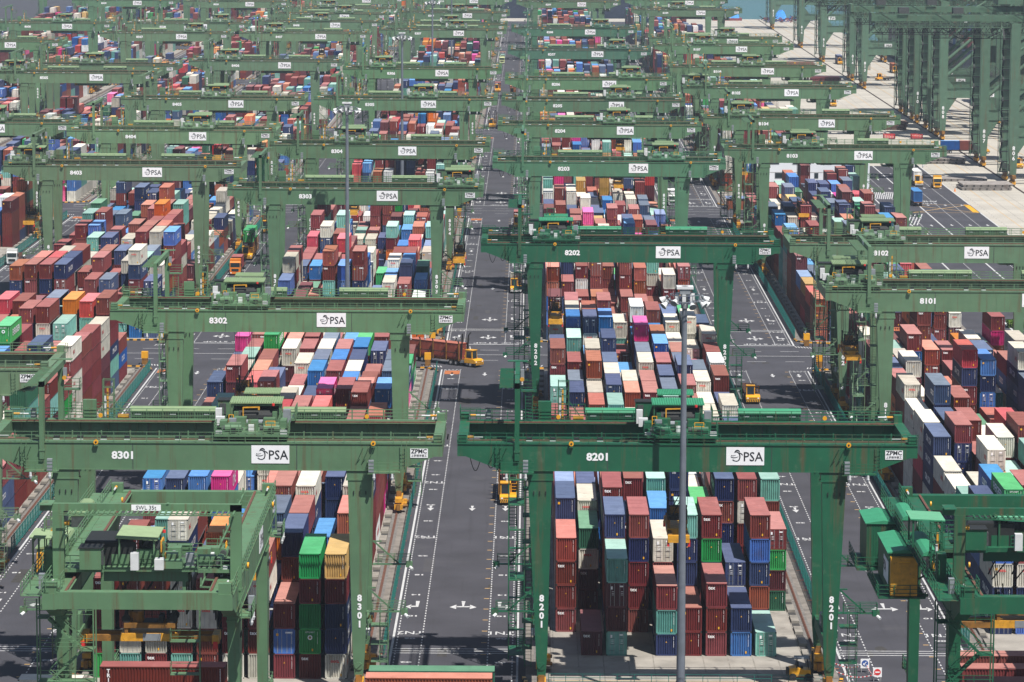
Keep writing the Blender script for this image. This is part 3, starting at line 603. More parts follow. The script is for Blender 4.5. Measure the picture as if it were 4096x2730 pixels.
def build_cranes():
    proto = make_crane(); tro = make_trolley(); spr = make_spreader()
    freeze_kids()
    rng = random.Random(5); first = [True]
    def place(num, X, Y, xt, zs, col, rz, label):
        if first[0]:
            root = proto; first[0] = False
        else: root = copy_tree(proto, None)
        def recolor(o):
            for ch in KIDS.get(o.name, []) or []: pass
        root.location = (X, Y, 0); root.rotation_euler = (0, 0, rz)
        tag(root, label, 'gantry crane', 'gantry cranes standing over the container stacks')
        stack = [root]; parts = []
        a, b, c = number_mesh(num) if num else (None, None, None)
        if num:
            link('crane_number', a, root); link('leg_number', b, root); link('leg_number', c, root)
        t = copy_tree(tro, root); t.location = (xt, 0, 0)
        s = copy_tree(spr, root); s.location = (xt, 7.65, zs)
        rp = make_ropes(zs); rp.parent = t
        roots.append((root, col))
    roots = []
    for num, X, Y, xt, zs in CR:
        v = rng.uniform(0.88, 1.10)
        col = DEEP if num in (8201, 8202) else (TEALG if num in (8207, 8208, 8203) else (OLD2 if num//100 in (84, 85) else OLD))
        col = tuple(c*v*rng.uniform(0.95, 1.05) for c in col)
        if num == 8201: lab = 'deep green gantry crane numbered 8201 with black-and-white PSA board, nearest the camera'
        elif num == 8202: lab = 'deep green gantry crane numbered 8202 on girder and left leg'
        else: lab = 'faded green gantry crane with white number %d on its girder' % num
        place(num, X, Y, xt, zs, col, 0, lab)
    place(None, -29.6, -92.0, -1.0, 22.3, OLD, PI/2, 'faded green crane turned sideways in the lower left corner, yellow spreader hanging below')
    place(None, 50.0, -92.0, 10.0, 21.5, DEEP, PI/2, 'deep green crane turned sideways in the lower right corner beside yellow door')
    ch = {}
    for o in bpy.data.objects:
        if o.parent: ch.setdefault(o.parent, []).append(o)
    def rec(o, col):
        for k in ch.get(o, []):
            k.color = (*col, 1); rec(k, col)
    rb = {}
    for root, col in roots:
        rec(root, col)
        if col[0] < 0.03:                                             # the two newer cranes have fresher roof sheets
            def roofs(o):
                for k in ch.get(o, []):
                    for i, m in enumerate(k.data.materials if k.data else []):
                        if m and m.name == 'roof_paint': k.material_slots[i].link = 'OBJECT'; k.material_slots[i].material = MT['roof_bright']
                    roofs(k)
            roofs(root)
    for o in (tro, spr):
        for k in ch.get(o, []): bpy.data.objects.remove(k, do_unlink=True)
        bpy.data.objects.remove(o, do_unlink=True)
build_cranes()
CELLS = {
 81: '0:3:44T 0:4:42W 0:5:43W 0:9:60W 0:106:55B 0:109:53B 0:111:51D 1:2:60G 1:3:55B 1:4:43W 1:6:60NR 1:8:66D 1:9:41N 1:11:60W 1:109:51W 1:110:55N 1:114:55R 2:5:54W 2:8:60R 2:12:31W 2:13:63R 2:15:40R 2:107:53R 2:109:61R 2:113:60D 2:115:53T 3:6:53W 3:11:22N 3:13:53r 3:15:40B 3:114:51g 3:115:61B 3:116:60r 3:118:30S 4:6:60R 4:10:21R 4:11:66S 4:13:30r 4:14:20B 4:15:32W 4:16:60R 4:105:63D 4:113:32W 5:10:32r 5:11:61B 5:15:40R 5:109:62N 5:111:54D 5:113:55N 5:116:51N 5:118:60M 6:9:30N 6:10:32R 6:12:33T 6:13:53N 6:15:32R 6:16:11D 6:17:21B 6:109:44W 6:111:64M 6:113:33R 6:116:50N 7:11:65W 7:15:10N 7:16:41W 7:109:61R 7:114:54R 7:116:50B 7:117:55R 7:118:10S 8:13:60W 8:14:40R 8:108:55B 8:113:33R 8:114:41R 8:117:60R 9:15:11B 9:17:50PR 9:100:22W 9:108:55R 9:110:55N 9:113:33R 9:114:50R 9:116:40S 9:117:53TT 9:118:60N',
 82: '0:1:44RRRr 0:2:54N 0:3:53L 0:10:33R 0:11:43NT 0:12:60RR 0:15:55NW 0:16:55R 0:17:62M 0:100:55rr 1:0:11M 1:2:40RRWg 1:3:44W 1:4:44N 1:11:40BN 1:12:40D 1:13:44R 1:14:53T 1:15:60B 1:16:60W 1:17:60R 1:100:44R 1:101:54N 2:0:44TMMT 2:1:55N 2:2:60R 2:3:55r 2:10:40r 2:11:40W 2:12:52Wr 2:13:53W 2:15:60WN 2:16:60r 2:100:33R 2:101:51RwR 3:1:55RRRNR 3:3:55R 3:10:40T 3:11:44N 3:12:44W 3:13:44N 3:14:53N 3:17:60gR 3:100:33r 3:101:54RR 4:0:32NTR 4:1:44RW 4:2:50B 4:3:55T 4:11:40r 4:12:40W 4:13:31W 4:14:31B 4:15:22W 4:16:30R 4:17:44TW 4:100:20R 4:101:22R 4:102:22R 4:103:40RR 5:0:22RR 5:1:55NNT 5:3:60NN 5:11:40R 5:12:40R 5:13:44W 5:14:44D 5:15:55RP 5:17:55w 5:100:33R 5:101:54RRR 6:0:33RRR 6:1:55GR 6:10:40T 6:11:42D 6:12:43N 6:13:44R 6:14:50B 6:15:50r 6:16:44B 6:17:53R 6:100:30R 6:101:50rr 7:0:22BN 7:1:33N 7:3:55NRN 7:10:40R 7:11:44R 7:12:50N 7:13:44D 7:14:44R 7:15:44W 7:16:51W 7:17:50L 7:100:22N 7:101:22R 7:102:50RWT 8:0:11T 8:1:55rNBR 8:3:55WR 8:10:33W 8:11:33W 8:12:40W 8:13:40D 8:14:33S 8:15:40W 8:16:54WW 8:17:51G 8:100:22N 8:101:44RW 9:2:40gMGR 9:3:55RT 9:10:40W 9:11:33N 9:12:43R 9:13:44w 9:14:44R 9:15:50W 9:16:43r 9:17:44N 9:100:22N 9:101:51rR',
 83: '0:-1:44GRRR 0:1:43R 0:3:54B 0:7:10L 0:10:52N 0:14:53P 0:101:55RW 0:102:55R 0:104:33RN 0:105:33R 0:106:33R 0:107:42S 0:108:55R 0:109:33N 0:110:55R 0:115:32M 1:-1:44TWRR 1:3:54N 1:8:53T 1:10:62R 1:11:52W 1:12:53T 1:13:52R 1:14:54R 1:16:32R 1:17:10N 1:104:33RB 1:105:33R 1:107:51W 1:109:30G 1:111:31B 1:114:10D 1:115:33R 2:-1:44RWRR 2:1:52W 2:3:55B 2:10:52S 2:11:52r 2:12:52R 2:13:61G 2:14:52r 2:15:32R 2:104:33NR 2:105:33R 2:108:55T 2:111:31W 2:113:31R 2:115:33W 3:-1:44TRWW 3:2:30N 3:3:55P 3:6:30B 3:9:60R 3:12:22W 3:13:52W 3:14:52r 3:15:10O 3:16:10D 3:100:66r 3:104:55S 3:109:30W 3:110:31T 3:111:31R 3:113:31w 4:-1:44RRWR 4:0:55O 4:8:50S 4:9:50W 4:12:50NW 4:13:52R 4:14:53R 4:100:55LB 4:109:30W 4:110:31R 4:111:52R 4:115:22S 5:-1:44WRRW 5:4:43r 5:8:52R 5:11:52B 5:12:52D 5:13:52W 5:14:51D 5:100:66R 5:101:55BB 5:103:50W 5:106:10R 5:107:22N 5:109:31N 5:111:52R 5:112:21WB 5:118:20N 6:-1:55WRRWR 6:2:60RR 6:3:55R 6:8:52S 6:9:55P 6:11:52R 6:12:52B 6:13:52R 6:15:44B 6:106:22ND 6:107:51T 6:109:50M 6:113:20g 6:118:20S 7:-1:33RBR 7:0:55RN 7:1:55R 7:2:60W 7:3:55R 7:9:55R 7:10:52B 7:11:52W 7:12:52N 7:13:53B 7:14:52G 7:102:50W 7:104:44R 7:106:40B 7:109:51T 8:-1:55RGGRG 8:1:44B 8:3:55NN 8:8:61R 8:9:55r 8:10:52R 8:11:50R 8:13:51N 8:14:53R 8:101:51NN 8:102:50B 8:103:50R 8:105:50S 8:107:51r 8:109:50r 8:111:52r 9:-1:55WNNRY 9:2:60RRW 9:7:55r 9:9:55B 9:11:52D 9:12:52D 9:101:40B 9:102:44g 9:105:40W 9:106:40L 9:107:51T',
 84: '0:100:54Nr 0:105:44R 0:107:42R 0:110:55g 0:113:54RW 0:118:11M 1:100:55RR 1:101:55r 1:106:55R 1:107:61T 1:111:40L 1:112:65N 1:113:42B 1:115:32R 2:100:55NR 2:101:55S 2:102:54W 2:106:55B 2:107:62R 2:112:55R 2:116:21M 2:118:10T 3:16:64S 3:100:55RN 3:101:55N 3:102:55R 3:104:55T 3:108:55D 3:110:44g 3:111:65N 3:113:55N 3:115:44W 4:16:63R 4:100:22WW 4:101:44RR 4:104:55N 4:105:55R 4:107:44B 4:111:61N 4:117:33N 4:118:30NW 5:13:65GG 5:15:64NR 5:101:55RRR 5:102:55R 5:111:65r 6:13:50R 6:15:65WR 6:16:65D 6:102:55RRN 6:103:60W 6:104:66R 6:108:64O 6:109:60R 6:110:50W 6:111:33L 7:15:54T 7:16:64O 7:103:65R 7:104:65R 7:109:60T 7:110:50M 8:11:66N 8:15:40WWTW 8:16:63S 8:100:66RNW 8:101:55WT 8:102:55D 8:103:65W 8:104:65r 8:110:40BDW 8:115:44WW 9:8:62g 9:9:44R 9:10:51R 9:11:41GR 9:12:60W 9:16:65RRR 9:17:30BR 9:101:50WW 9:103:65B 9:104:50RWR 9:106:22M 9:112:33RN',
}
# ------------------------------------------------------------------ containers
PX, PY = 2.917, 12.65
CW, CL = 2.438, 12.192
BX0 = {k: -52.65*(k-82) for k in (80, 81, 82, 83, 84, 85, 86, 87)}
BX0[86] = -213.4; BX0[87] = -268.0
SEGY = [-12.65, 276.8, 559.8, 845.0, 1137.0, 1432.0, 1726.0, 2010.0]
rng = random.Random(11)
PALW = 'RRRRRRRRRRRRRRrrrrMMMMNNNNNNBBBBLDDWWWWWWwwTTTgGSSPOY'
def seg_bay_y(j):                                                     # bay code of the read-off cells
    return j*PY if j < 100 else 276.8+(j-100)*PY
stacks = {}                                                           # (block, seg, row, bay) -> (n tiers, n high cube, colours bottom to top, known)
for blk, s in CELLS.items():
    for e in s.split():
        r_, j_, rest = e.split(':'); r_ = int(r_); j_ = int(j_); n_, m_ = int(rest[0]), int(rest[1]); col = rest[2:]
        seg, bay = (0, j_+1) if j_ < 100 else (1, j_-100)
        stacks[(blk, seg, r_, bay)] = (n_, m_, col, True)
stacks[(81, 0, 0, 2)] = (4, 4, 'NNWB', True); stacks[(81, 0, 1, 2)] = (4, 4, 'BNWR', True); stacks[(81, 0, 2, 2)] = (4, 3, 'RRNR', True)
known = dict(stacks)
def extra(b, seg, row, bay):
    if (b, seg, row, bay) in stacks: return
    if b in (81, 82, 83, 84) and seg in (0, 1):
        if seg == 1 and b != 81 and bay > 14 and b != 84: base = 3
        nb = [known[(b, seg, row, bay+d)][0] for d in (-1, 1) if (b, seg, row, bay+d) in known]
        far = [known[(b, seg, row, bay+d)][0] for d in (-2, 2) if (b, seg, row, bay+d) in known]
        if b == 82 and seg == 0 and bay <= 3: return
        if b == 83 and seg == 0 and bay <= 1 and (b, seg, row, bay) not in known:
            n = 3
        elif b == 81 and seg == 0 and row == 0 and bay >= 2: n = 5
        elif b == 81 and seg == 0 and bay < 2: return
        elif b == 84 and seg == 0 and bay < 12: n = rng.choice((2, 3, 4, 4))
        elif nb: n = max(1, min(nb)-1)
        elif far: n = max(1, min(far)-1)
        else: n = rng.choice((2, 3, 3))
        if b == 82 and seg == 1 and bay > 5: n = rng.choice((2, 3, 3, 4, 4, 5))
    else:
        h = math.sin(bay*0.9+b+seg*2.1)*1.0+math.sin(row*0.7+b*1.3+bay*0.35)*0.7
        n = int(max(1, min(6, round(4.1+h*0.9+rng.uniform(-0.7, 0.9)))))
        if rng.random() < 0.05: return
    m_ = sum(1 for _ in range(n) if rng.random() < 0.7)
    stacks[(b, seg, row, bay)] = (n, m_, '', False)
for seg in range(8):
    for b in (81, 82, 83, 84, 85, 86, 87):
        if seg > 5 and b < 84: continue
        if b == 86 and seg < 2: continue
        if b == 87 and seg < 3: continue
        if b == 81 and seg == 2: lo = 3
        else: lo = 0
        for bay in range(lo, 19):
            X = BX0[b]
            y = SEGY[seg]+bay*PY
            if b == 85 and y < 430: continue
            if b == 84 and y < 20: continue
            if b == 86 and y < 700: continue
            if b == 81 and seg == 1 and bay > 17: continue
            for row in range(10):
                px, py = project(X+row*PX+1.2, y, 8)
                if px < -60 or px > 1090 or py < -60: continue
                extra(b, seg, row, bay)
conts = []                                                            # x, y, z, h, colour, block, seg, row, bay, tier, ntiers
occ = {}; last = ''
for (b, seg, row, bay), (n, m_, col, kn) in sorted(stacks.items()):
    full = ''
    while len(full)+len(col) < n:
        if rng.random() < 0.42 and last: full += last
        else:
            last = rng.choice('RRRRRrMNNBWTDRRW') if kn or (b == 84 and seg < 2) else rng.choice(PALW); full += last
    full = (full+col)[-n:] if col else full
    hc = set(range(n)) if m_ >= n else set(rng.sample(range(n), m_))
    z = 0.0
    for t in range(n):
        h = 2.896 if t in hc else 2.591
        conts.append([BX0[b]+row*PX, SEGY[seg]+bay*PY, z, h, full[t], b, seg, row, bay, t, n])
        z += h
    occ[(b, seg, row, bay)] = n
HNAME = {}
# visible area of each container: painter's pass on a small id buffer
def visible_order():
    Wd, Hd = 1024, 682
    buf = [[-1]*Wd for _ in range(Hd)]
    def fill(pts, idx):
        ys = [p[1] for p in pts]; y0 = max(0, int(min(ys))); y1 = min(Hd-1, int(max(ys)))
        n = len(pts)
        for y in range(y0, y1+1):
            yc = y+0.5; xs = []
            for i in range(n):
                a = pts[i]; c = pts[(i+1) % n]
                if (a[1] <= yc) != (c[1] <= yc): xs.append(a[0]+(yc-a[1])*(c[0]-a[0])/(c[1]-a[1]))
            if len(xs) >= 2:
                xa = max(0, int(min(xs)+0.5)); xb = min(Wd, int(max(xs)+0.5))
                if xb > xa: buf[y][xa:xb] = [idx]*(xb-xa)
    items = []
    for i, c in enumerate(conts):
        if c[1] > 620: continue
        items.append((-c[1], c[2], i))
    for k, (num, X, Y, xt, zs) in enumerate(CR):
        if Y < 620: items.append((-Y, 50, -10-k))
    items.sort()
    for ny, z, i in items:
        if i <= -10:
            num, X, Y, xt, zs = CR[-10-i]
            for Yy in (Y+GY, Y):
                fill([project(X+a, Yy, zz) for a, zz in ((-11.5, 28.8), (39, 28.8), (39, 26.4), (-11.5, 26.4))], -5)
                for a, bb in ((-3.4, -1.3), (28.8, 31)): fill([project(X+a, Yy, 25), project(X+bb, Yy, 25), project(X+bb, Yy, 2), project(X+a, Yy, 2)], -5)
            continue
        x, y, z0, h = conts[i][:4]; x1 = x+CW; y1 = y+CL; z1 = z0+h
        top = [project(x, y, z1), project(x1, y, z1), project(x1, y1, z1), project(x, y1, z1)]
        sx = x1 if x < -3 else x
        side = [project(sx, y, z0), project(sx, y1, z0), project(sx, y1, z1), project(sx, y, z1)]
        fr = [project(x, y, z0), project(x1, y, z0), project(x1, y, z1), project(x, y, z1)]
        fill(side, i); fill(top, i); fill(fr, i)
    fill([(35, 595), (318, 595), (318, 682), (35, 682)], -5) ; fill([(835, 540), (1024, 540), (1024, 682), (835, 682)], -5)
    cnt = {}
    for rowb in buf:
        for v in rowb:
            if v >= 0: cnt[v] = cnt.get(v, 0)+1
    return cnt
CNT = visible_order()
IND = sorted(CNT, key=lambda i: -CNT[i])[:268]
INDS = set(IND)
# ---- shapes
def rib_line(a, b_, pitch, depth, offset):                            # trapezoid profile between a and b
    n = max(2, int(round((b_-a)/pitch))); p = (b_-a)/n; pts = [(a, offset)]
    for i in range(n):
        s = a+i*p; pts += [(s+p*0.12, offset), (s+p*0.34, offset+depth), (s+p*0.62, offset+depth), (s+p*0.84, offset)]
    pts.append((b_, offset)); return pts
def end_panel(B, x0, x1, y, z0, z1, m, pitch=0.27, depth=0.14, sgn=1):
    L = rib_line(x0, x1, pitch, depth*sgn, y)
    for (a, ya), (c, yc) in zip(L[:-1], L[1:]): 
        q = [(a, ya, z0), (c, yc, z0), (c, yc, z1), (a, ya, z1)]
        B.quad(q if sgn > 0 else q[::-1], m)
def side_panel(B, y0, y1, x, z0, z1, m, pitch=0.30, depth=0.08, sgn=-1):
    L = rib_line(y0, y1, pitch, depth*sgn, x)
    for (a, xa), (c, xc) in zip(L[:-1], L[1:]):
        q = [(xa, a, z0), (xc, c, z0), (xc, c, z1), (xa, a, z1)]
        B.quad(q if sgn < 0 else q[::-1], m)
def frame(B, x, y, z, h, L, m, e=0.0):
    t = 0.15
    for xx in (x, x+CW-t):
        for yy in (y, y+L-t): B.box(xx, yy, z, xx+t, yy+t, z+h, m, skip='du')
        B.box(xx, y+t, z, xx+t, y+L-t, z+0.16, m, skip='fb'); B.box(xx, y+t, z+h-0.10, xx+t, y+L-t, z+h, m, skip='fb')
    for yy in (y, y+L-t):
        B.box(x+t, yy, z, x+CW-t, yy+t, z+0.18, m, skip='lr'); B.box(x+t, yy, z+h-0.12, x+CW-t, yy+t, z+h, m, skip='lr')
def castings(B, x, y, z, h, L, m='dark_metal_and_shade'):
    for xx in (x-0.012, x+CW-0.15):
        for yy in (y-0.012, y+L-0.15):
            for zz in (z+0.002, z+h-0.12): B.box(xx, yy, zz, xx+0.162, yy+0.162, zz+0.122, m)
def body_mesh(h, L=CL, door=False, side=True):
    B = MB(); k = 'cR'
    frame(B, 0, 0, 0, h, L, k)
    if not door: end_panel(B, 0.15, CW-0.15, 0.05, 0.18, h-0.12, k)
    end_panel(B, 0.15, CW-0.15, L-0.05, 0.18, h-0.12, k, sgn=-1)
    for x, s in ((CW-0.03, -1), (0.03, 1)):
        side_panel(B, 0.15, L-0.15, x, 0.16, h-0.10, k, sgn=s)
    B.box(0.15, 0.15, 0.02, CW-0.15, L-0.15, 0.15, k)
    return B.mesh('container_body')
def roof_mesh(h, L=CL):
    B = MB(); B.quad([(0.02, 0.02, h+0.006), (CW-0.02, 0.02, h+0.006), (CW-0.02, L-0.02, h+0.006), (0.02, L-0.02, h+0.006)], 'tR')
    for i in range(1, int(L/2.4)): y = i*2.4; B.box(0.12, y-0.02, h+0.006, CW-0.12, y+0.02, h+0.018, 'tR', skip='d')
    return B.mesh('roof_panel')
def door_mesh(h, side):
    B = MB(); x0, x1 = (0.15, CW/2-0.01) if side == 0 else (CW/2+0.01, CW-0.15)
    B.box(x0, 0.03, 0.18, x1, 0.10, h-0.12, 'cR')
    for k in range(5):
        z = 0.18+(h-0.3)*k/5; B.box(x0+0.06, 0.015, z+0.06, x1-0.06, 0.032, z+(h-0.3)/5-0.06, 'cR')
    return B.mesh('door')
def rods_mesh(h, side):
    B = MB(); x0, x1 = (0.15, CW/2-0.01) if side == 0 else (CW/2+0.01, CW-0.15); w = x1-x0
    for f in (0.30, 0.72): B.tube((x0+w*f, -0.02, 0.15), (x0+w*f, -0.02, h-0.1), 0.022, 'rod_grey', n=6)
    for f in (0.2, 0.45, 0.72): B.box(x0+0.25, -0.03, h*f, x1-0.2, 0.0, h*f+0.035, 'dark_grey')
    B.box(x0+0.28, -0.01, h*0.83, x1-0.35, 0.01, h*0.89, 'ink_white') if side else B.box(x0+0.3, -0.01, h*0.72, x0+0.55, 0.01, h*0.86, 'sign_white'); 
    for k in range(3): B.box(x0+0.45, -0.01, h*(0.50+0.07*k), x1-0.35, 0.01, h*(0.515+0.07*k), 'ink_white')
    return B.mesh('lock_rod')
def marks(B, x, y, z, h, col, v, words=True, s=1.0):
    e = y-0.012
    for k in range(13):                                               # upright serial number
        if v != 3 and k != 4: B.box(x+CW-0.40, e-0.004, z+h*0.90-0.09-k*0.10*h/2.6, x+CW-0.35, e+0.002, z+h*0.90-0.03-k*0.10*h/2.6, 'ink_white', skip='bdulr')
    if v in (0, 4, 5): B.quad([(x+CW*0.46, e, z+h*0.62), (x+CW*0.53, e, z+h*0.62), (x+CW*0.495, e, z+h*0.68)], 'ink_yellow')
    if v in (0, 2): B.box(x+CW-0.72-0.3*(v == 0), e-0.004, z+0.34, x+CW-0.56-0.3*(v == 0), e, z+0.62, 'ink_yellow', skip='bdulr')
    if v == 1: B.box(x+0.3, e-0.004, z+h*0.72, x+0.55, e, z+h*0.82, 'ink_yellow', skip='bdulr')
    if words:
        if col in 'RM' and v in (2, 3): B.add(text('tex', 0.60, 0.012), front(x+0.62, e-0.01, z+h*0.82), 'ink_white')
        elif col == 'W' and v < 5: B.add(text('OOCL', 0.34, 0.02), front(x+CW*0.46, e-0.01, z+h*0.70), 'ink_red')
        elif col in 'Gg' and v < 3:
            B.add(ring(), front(x+CW*0.5, e-0.01, z+h*0.66, 0.9, 0.9), 'ink_white'); B.add(text('EITU1837', 0.26), front(x+CW*0.5, e-0.01, z+h*0.87), 'ink_white')
        elif col in 'NDB' and v == 4: B.add(text('UES', 0.3), front(x+0.6, e-0.01, z+h*0.86), 'ink_white')
def ring():
    if 'ring' in _TX: return _TX['ring']
    v = []; f = []
    for i in range(16):
        a = 2*PI*i/16
        for r in (0.17, 0.31): v.append((r*math.cos(a), r*math.sin(a), 0))
    for i in range(16): j = (i+1) % 16; f.append((2*i, 2*j, 2*j+1, 2*i+1))
    _TX['ring'] = (v, f); return _TX['ring']
SIDEW = {'G': ('EVERGREEN', 'ink_white', 1.5), 'P': ('ONE', 'ink_white', 2.2), 'W': ('OOCL', 'ink_red', 0.8), 'N': ('CMA CGM', 'ink_white', 1.3), 'B': ('COSCO', 'ink_white', 1.3), 'g': ('U A S C', 'ink_white', 1.5), 'w': ('HAMBURG', 'ink_red', 1.2), 'O': ('HAPAG', 'ink_black', 1.0), 'D': ('COSCO', 'ink_white', 1.0)}
def side_word(B, x, y, z, h, col, v, L=CL):
    if col not in SIDEW or v == 3: return
    w, m, s = SIDEW[col]
    yy = y+L*0.5 if s > 1 else y+L*0.2
    if x < -3: B.add(text(w, s, 0.03), right(x+CW+0.025, yy, z+h*0.5), m)
    else: B.add(text(w, s, 0.03), left(x-0.025, yy, z+h*0.5), m)
def side_logo(B, x, y, z, h, col, v): side_word(B, x, y, z, h, col, v)
BODY = {}; ROOF = {}; DOOR = {}; CAST = {}
for h in (2.591, 2.896):
    for L in (CL, 6.06):
        for d in (0, 1): BODY[(h, L, d)] = body_mesh(h, L, bool(d))
        ROOF[(h, L)] = roof_mesh(h, L)
        b_ = MB(); castings(b_, 0, 0, 0, h, L); CAST[(h, L)] = b_.mesh('corner_casting')
    DOOR[h] = [(door_mesh(h, s), rods_mesh(h, s)) for s in (0, 1)]
ORD = ['first', 'second', 'third', 'fourth', 'fifth', 'sixth', 'seventh', 'eighth', 'ninth', 'tenth', 'eleventh', 'twelfth', 'thirteenth', 'fourteenth', 'fifteenth', 'sixteenth', 'seventeenth', 'eighteenth', 'nineteenth', 'twentieth']
def put_slot(o, col, pre):
    for s in o.material_slots:
        if s.material and s.material.name in (MT['cR'].name, MT['tR'].name): s.link = 'OBJECT'; s.material = MT[pre+col]
def container(loc, h, col, label, v=0, L=CL, door=False, rz=0, group='shipping containers in the stacks', wordside=True, parent=None, marksf=True):
    o = bpy.data.objects.new('shipping_container', BODY[(h, L, int(door))]); COL.objects.link(o)
    o.location = loc; o.rotation_euler = (0, 0, rz); put_slot(o, col, 'c'); tag(o, label, 'container', group)
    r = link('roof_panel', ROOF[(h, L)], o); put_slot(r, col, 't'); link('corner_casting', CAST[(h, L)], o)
    if door:
        for dm, rm in DOOR[h]: d = link('door', dm, o); put_slot(d, col, 'c'); link('lock_rod', rm, d)
    b = MB()
    if marksf and not door: marks(b, 0, 0, 0, h, col, v)
    if wordside and L > 7:
        w = SIDEW.get(col)
        if w and v != 3:
            ww, m, s = w; yy = L*0.5 if s > 1 else L*0.2
            if loc[0] < -3: b.add(text(ww, s, 0.03), right(CW+0.005, yy, h*0.5), m)
            else: b.add(text(ww, s, 0.03), left(-0.005, yy, h*0.5), m)
    if b.v: b.obj('lettering', o)
    return o
def vhash(c): return (int(c[5])*7+c[6]*13+c[7]*5+c[8]*11+c[9]*3) % 6
crane_of = {82: {0: '8201', 1: '8203'}, 83: {0: '8301', 1: '8303'}, 84: {0: '8402', 1: '8403'}, 81: {0: '8101', 1: '8103'}}
def cell_front_free(c):
    b, seg, row, bay, t = c[5:10]
    return occ.get((b, seg, row, bay-1), 0) <= t
used_lab = set()
for i in IND:
    c = conts[i]; x, y, z, h, col, b, seg, row, bay, t, n = c
    v = vhash(c)
    tier = 'topmost' if t == n-1 else ('lowest' if t == 0 else ORD[t]+'-tier')
    cn = crane_of.get(b, {}).get(seg)
    lead = PAL[col][2]
    if cn and not (b == 84 and seg == 0): where = 'behind crane '+cn
    elif b == 84: where = 'left of crane 8302'
    else: where = 'behind crane %d' % (b*100+{1: 4, 2: 5}.get(seg, 6))
    lab = '%s %s container, %s stack from left, %s bay back, %s' % (tier, lead, ORD[row], ORD[bay], where)
    used_lab.add(lab)
    door = (vhash(c) == 1 and (row+bay+t) % 3 != 1)
    container((x, y, z), h, col, lab, v, door=door)
# ---- everything else as one mass
def stuff_containers():
    B = MB(); fades = []; prev_n = 0; rf_ = random.Random(77)
    for i, c in enumerate(conts):
        if i in INDS: continue
        if len(B.f) > prev_n: fades += [fv]*(len(B.f)-prev_n); prev_n = len(B.f)
        fv = rf_.random()
        x, y, z, h, col, b, seg, row, bay, t, n = c
        near = y < 420; mid = y < 900
        ff = occ.get((b, seg, row, bay-1), 0) <= t; bf = occ.get((b, seg, row, bay+1), 0) <= t
        lf = occ.get((b, seg, row-1, bay), 0) <= t; rf = occ.get((b, seg, row+1, bay), 0) <= t
        top = t == n-1
        if not (ff or bf or lf or rf or top or (near and True)): 
            continue
        k = 'c'+col; x1 = x+CW; y1 = y+CL; z1 = z+h
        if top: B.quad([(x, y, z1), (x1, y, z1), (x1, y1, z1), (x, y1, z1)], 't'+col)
        if near:
            B.box(x, y, z, x+0.12, y+0.1, z1, k, skip='du'); B.box(x1-0.12, y, z, x1, y+0.1, z1, k, skip='du'); B.box(x+0.12, y, z, x1-0.12, y+0.1, z+0.16, k); B.box(x+0.12, y, z1-0.12, x1-0.12, y+0.1, z1, k)
            for xx in (x-0.01, x1-0.13):
                for zz in (z+0.01, z1-0.12): B.box(xx, y-0.012, zz, xx+0.14, y+0.05, zz+0.115, 'dark_metal_and_shade', skip='bdu')
            if vhash(c) == 1 and (row+bay+t) % 3 != 1:
                B.quad([(x, y+0.06, z), (x1, y+0.06, z), (x1, y+0.06, z1), (x, y+0.06, z1)], k)
                for f in (0.18, 0.38, 0.62, 0.82): B.box(x+CW*f-0.02, y-0.01, z+0.1, x+CW*f+0.02, y+0.03, z1-0.1, 'rod_grey', skip='b')
                B.box(x+CW*0.55, y-0.005, z+h*0.82, x1-0.3, y+0.04, z+h*0.88, 'ink_white', skip='b')
            else: end_panel(B, x+0.12, x1-0.12, y+0.04, z+0.16, z1-0.12, k, pitch=0.27 if y < 260 else 0.4)
            if ff: marks(B, x, y, z, h, col, vhash(c), words=y < 330)
        elif mid and ff:
            end_panel(B, x, x1, y, z, z1, k, pitch=0.48, depth=0.1)
            B.box(x+CW-0.42, y-0.03, z+h*0.35, x+CW-0.34, y-0.02, z+h*0.9, 'ink_white', skip='bdulr') if (row+bay) % 2 else None
        else: B.quad([(x, y, z), (x1, y, z), (x1, y, z1), (x, y, z1)], k)
        if lf:
            if near: side_panel(B, y, y1, x, z, z1, k, sgn=1, pitch=0.4, depth=0.07)
            else: B.quad([(x, y1, z), (x, y, z), (x, y, z1), (x, y1, z1)], k)
        if rf:
            if near: side_panel(B, y, y1, x1, z, z1, k, sgn=-1, pitch=0.4, depth=0.07)
            else: B.quad([(x1, y, z), (x1, y1, z), (x1, y1, z1), (x1, y, z1)], k)
        if near and ((x < -3 and rf) or (x > -3 and lf)): side_word(B, x, y, z, h, col, vhash(c))
        if bf: B.quad([(x1, y1, z), (x, y1, z), (x, y1, z1), (x1, y1, z1)], k)
        if near:
            for a in (x, x1-0.1): B.box(a, y+0.1, z1-0.1, a+0.1, y1, z1-0.001, k, skip='fd')
    fades += [fv]*(len(B.f)-prev_n)
    o = B.obj('container_stacks'); at = o.data.attributes.new('fade', 'FLOAT', 'FACE'); at.data.foreach_set('value', fades); tag(o, 'hundreds of stacked multicoloured shipping containers receding between the cranes into haze', 'container stacks', kind='stuff')
stuff_containers()
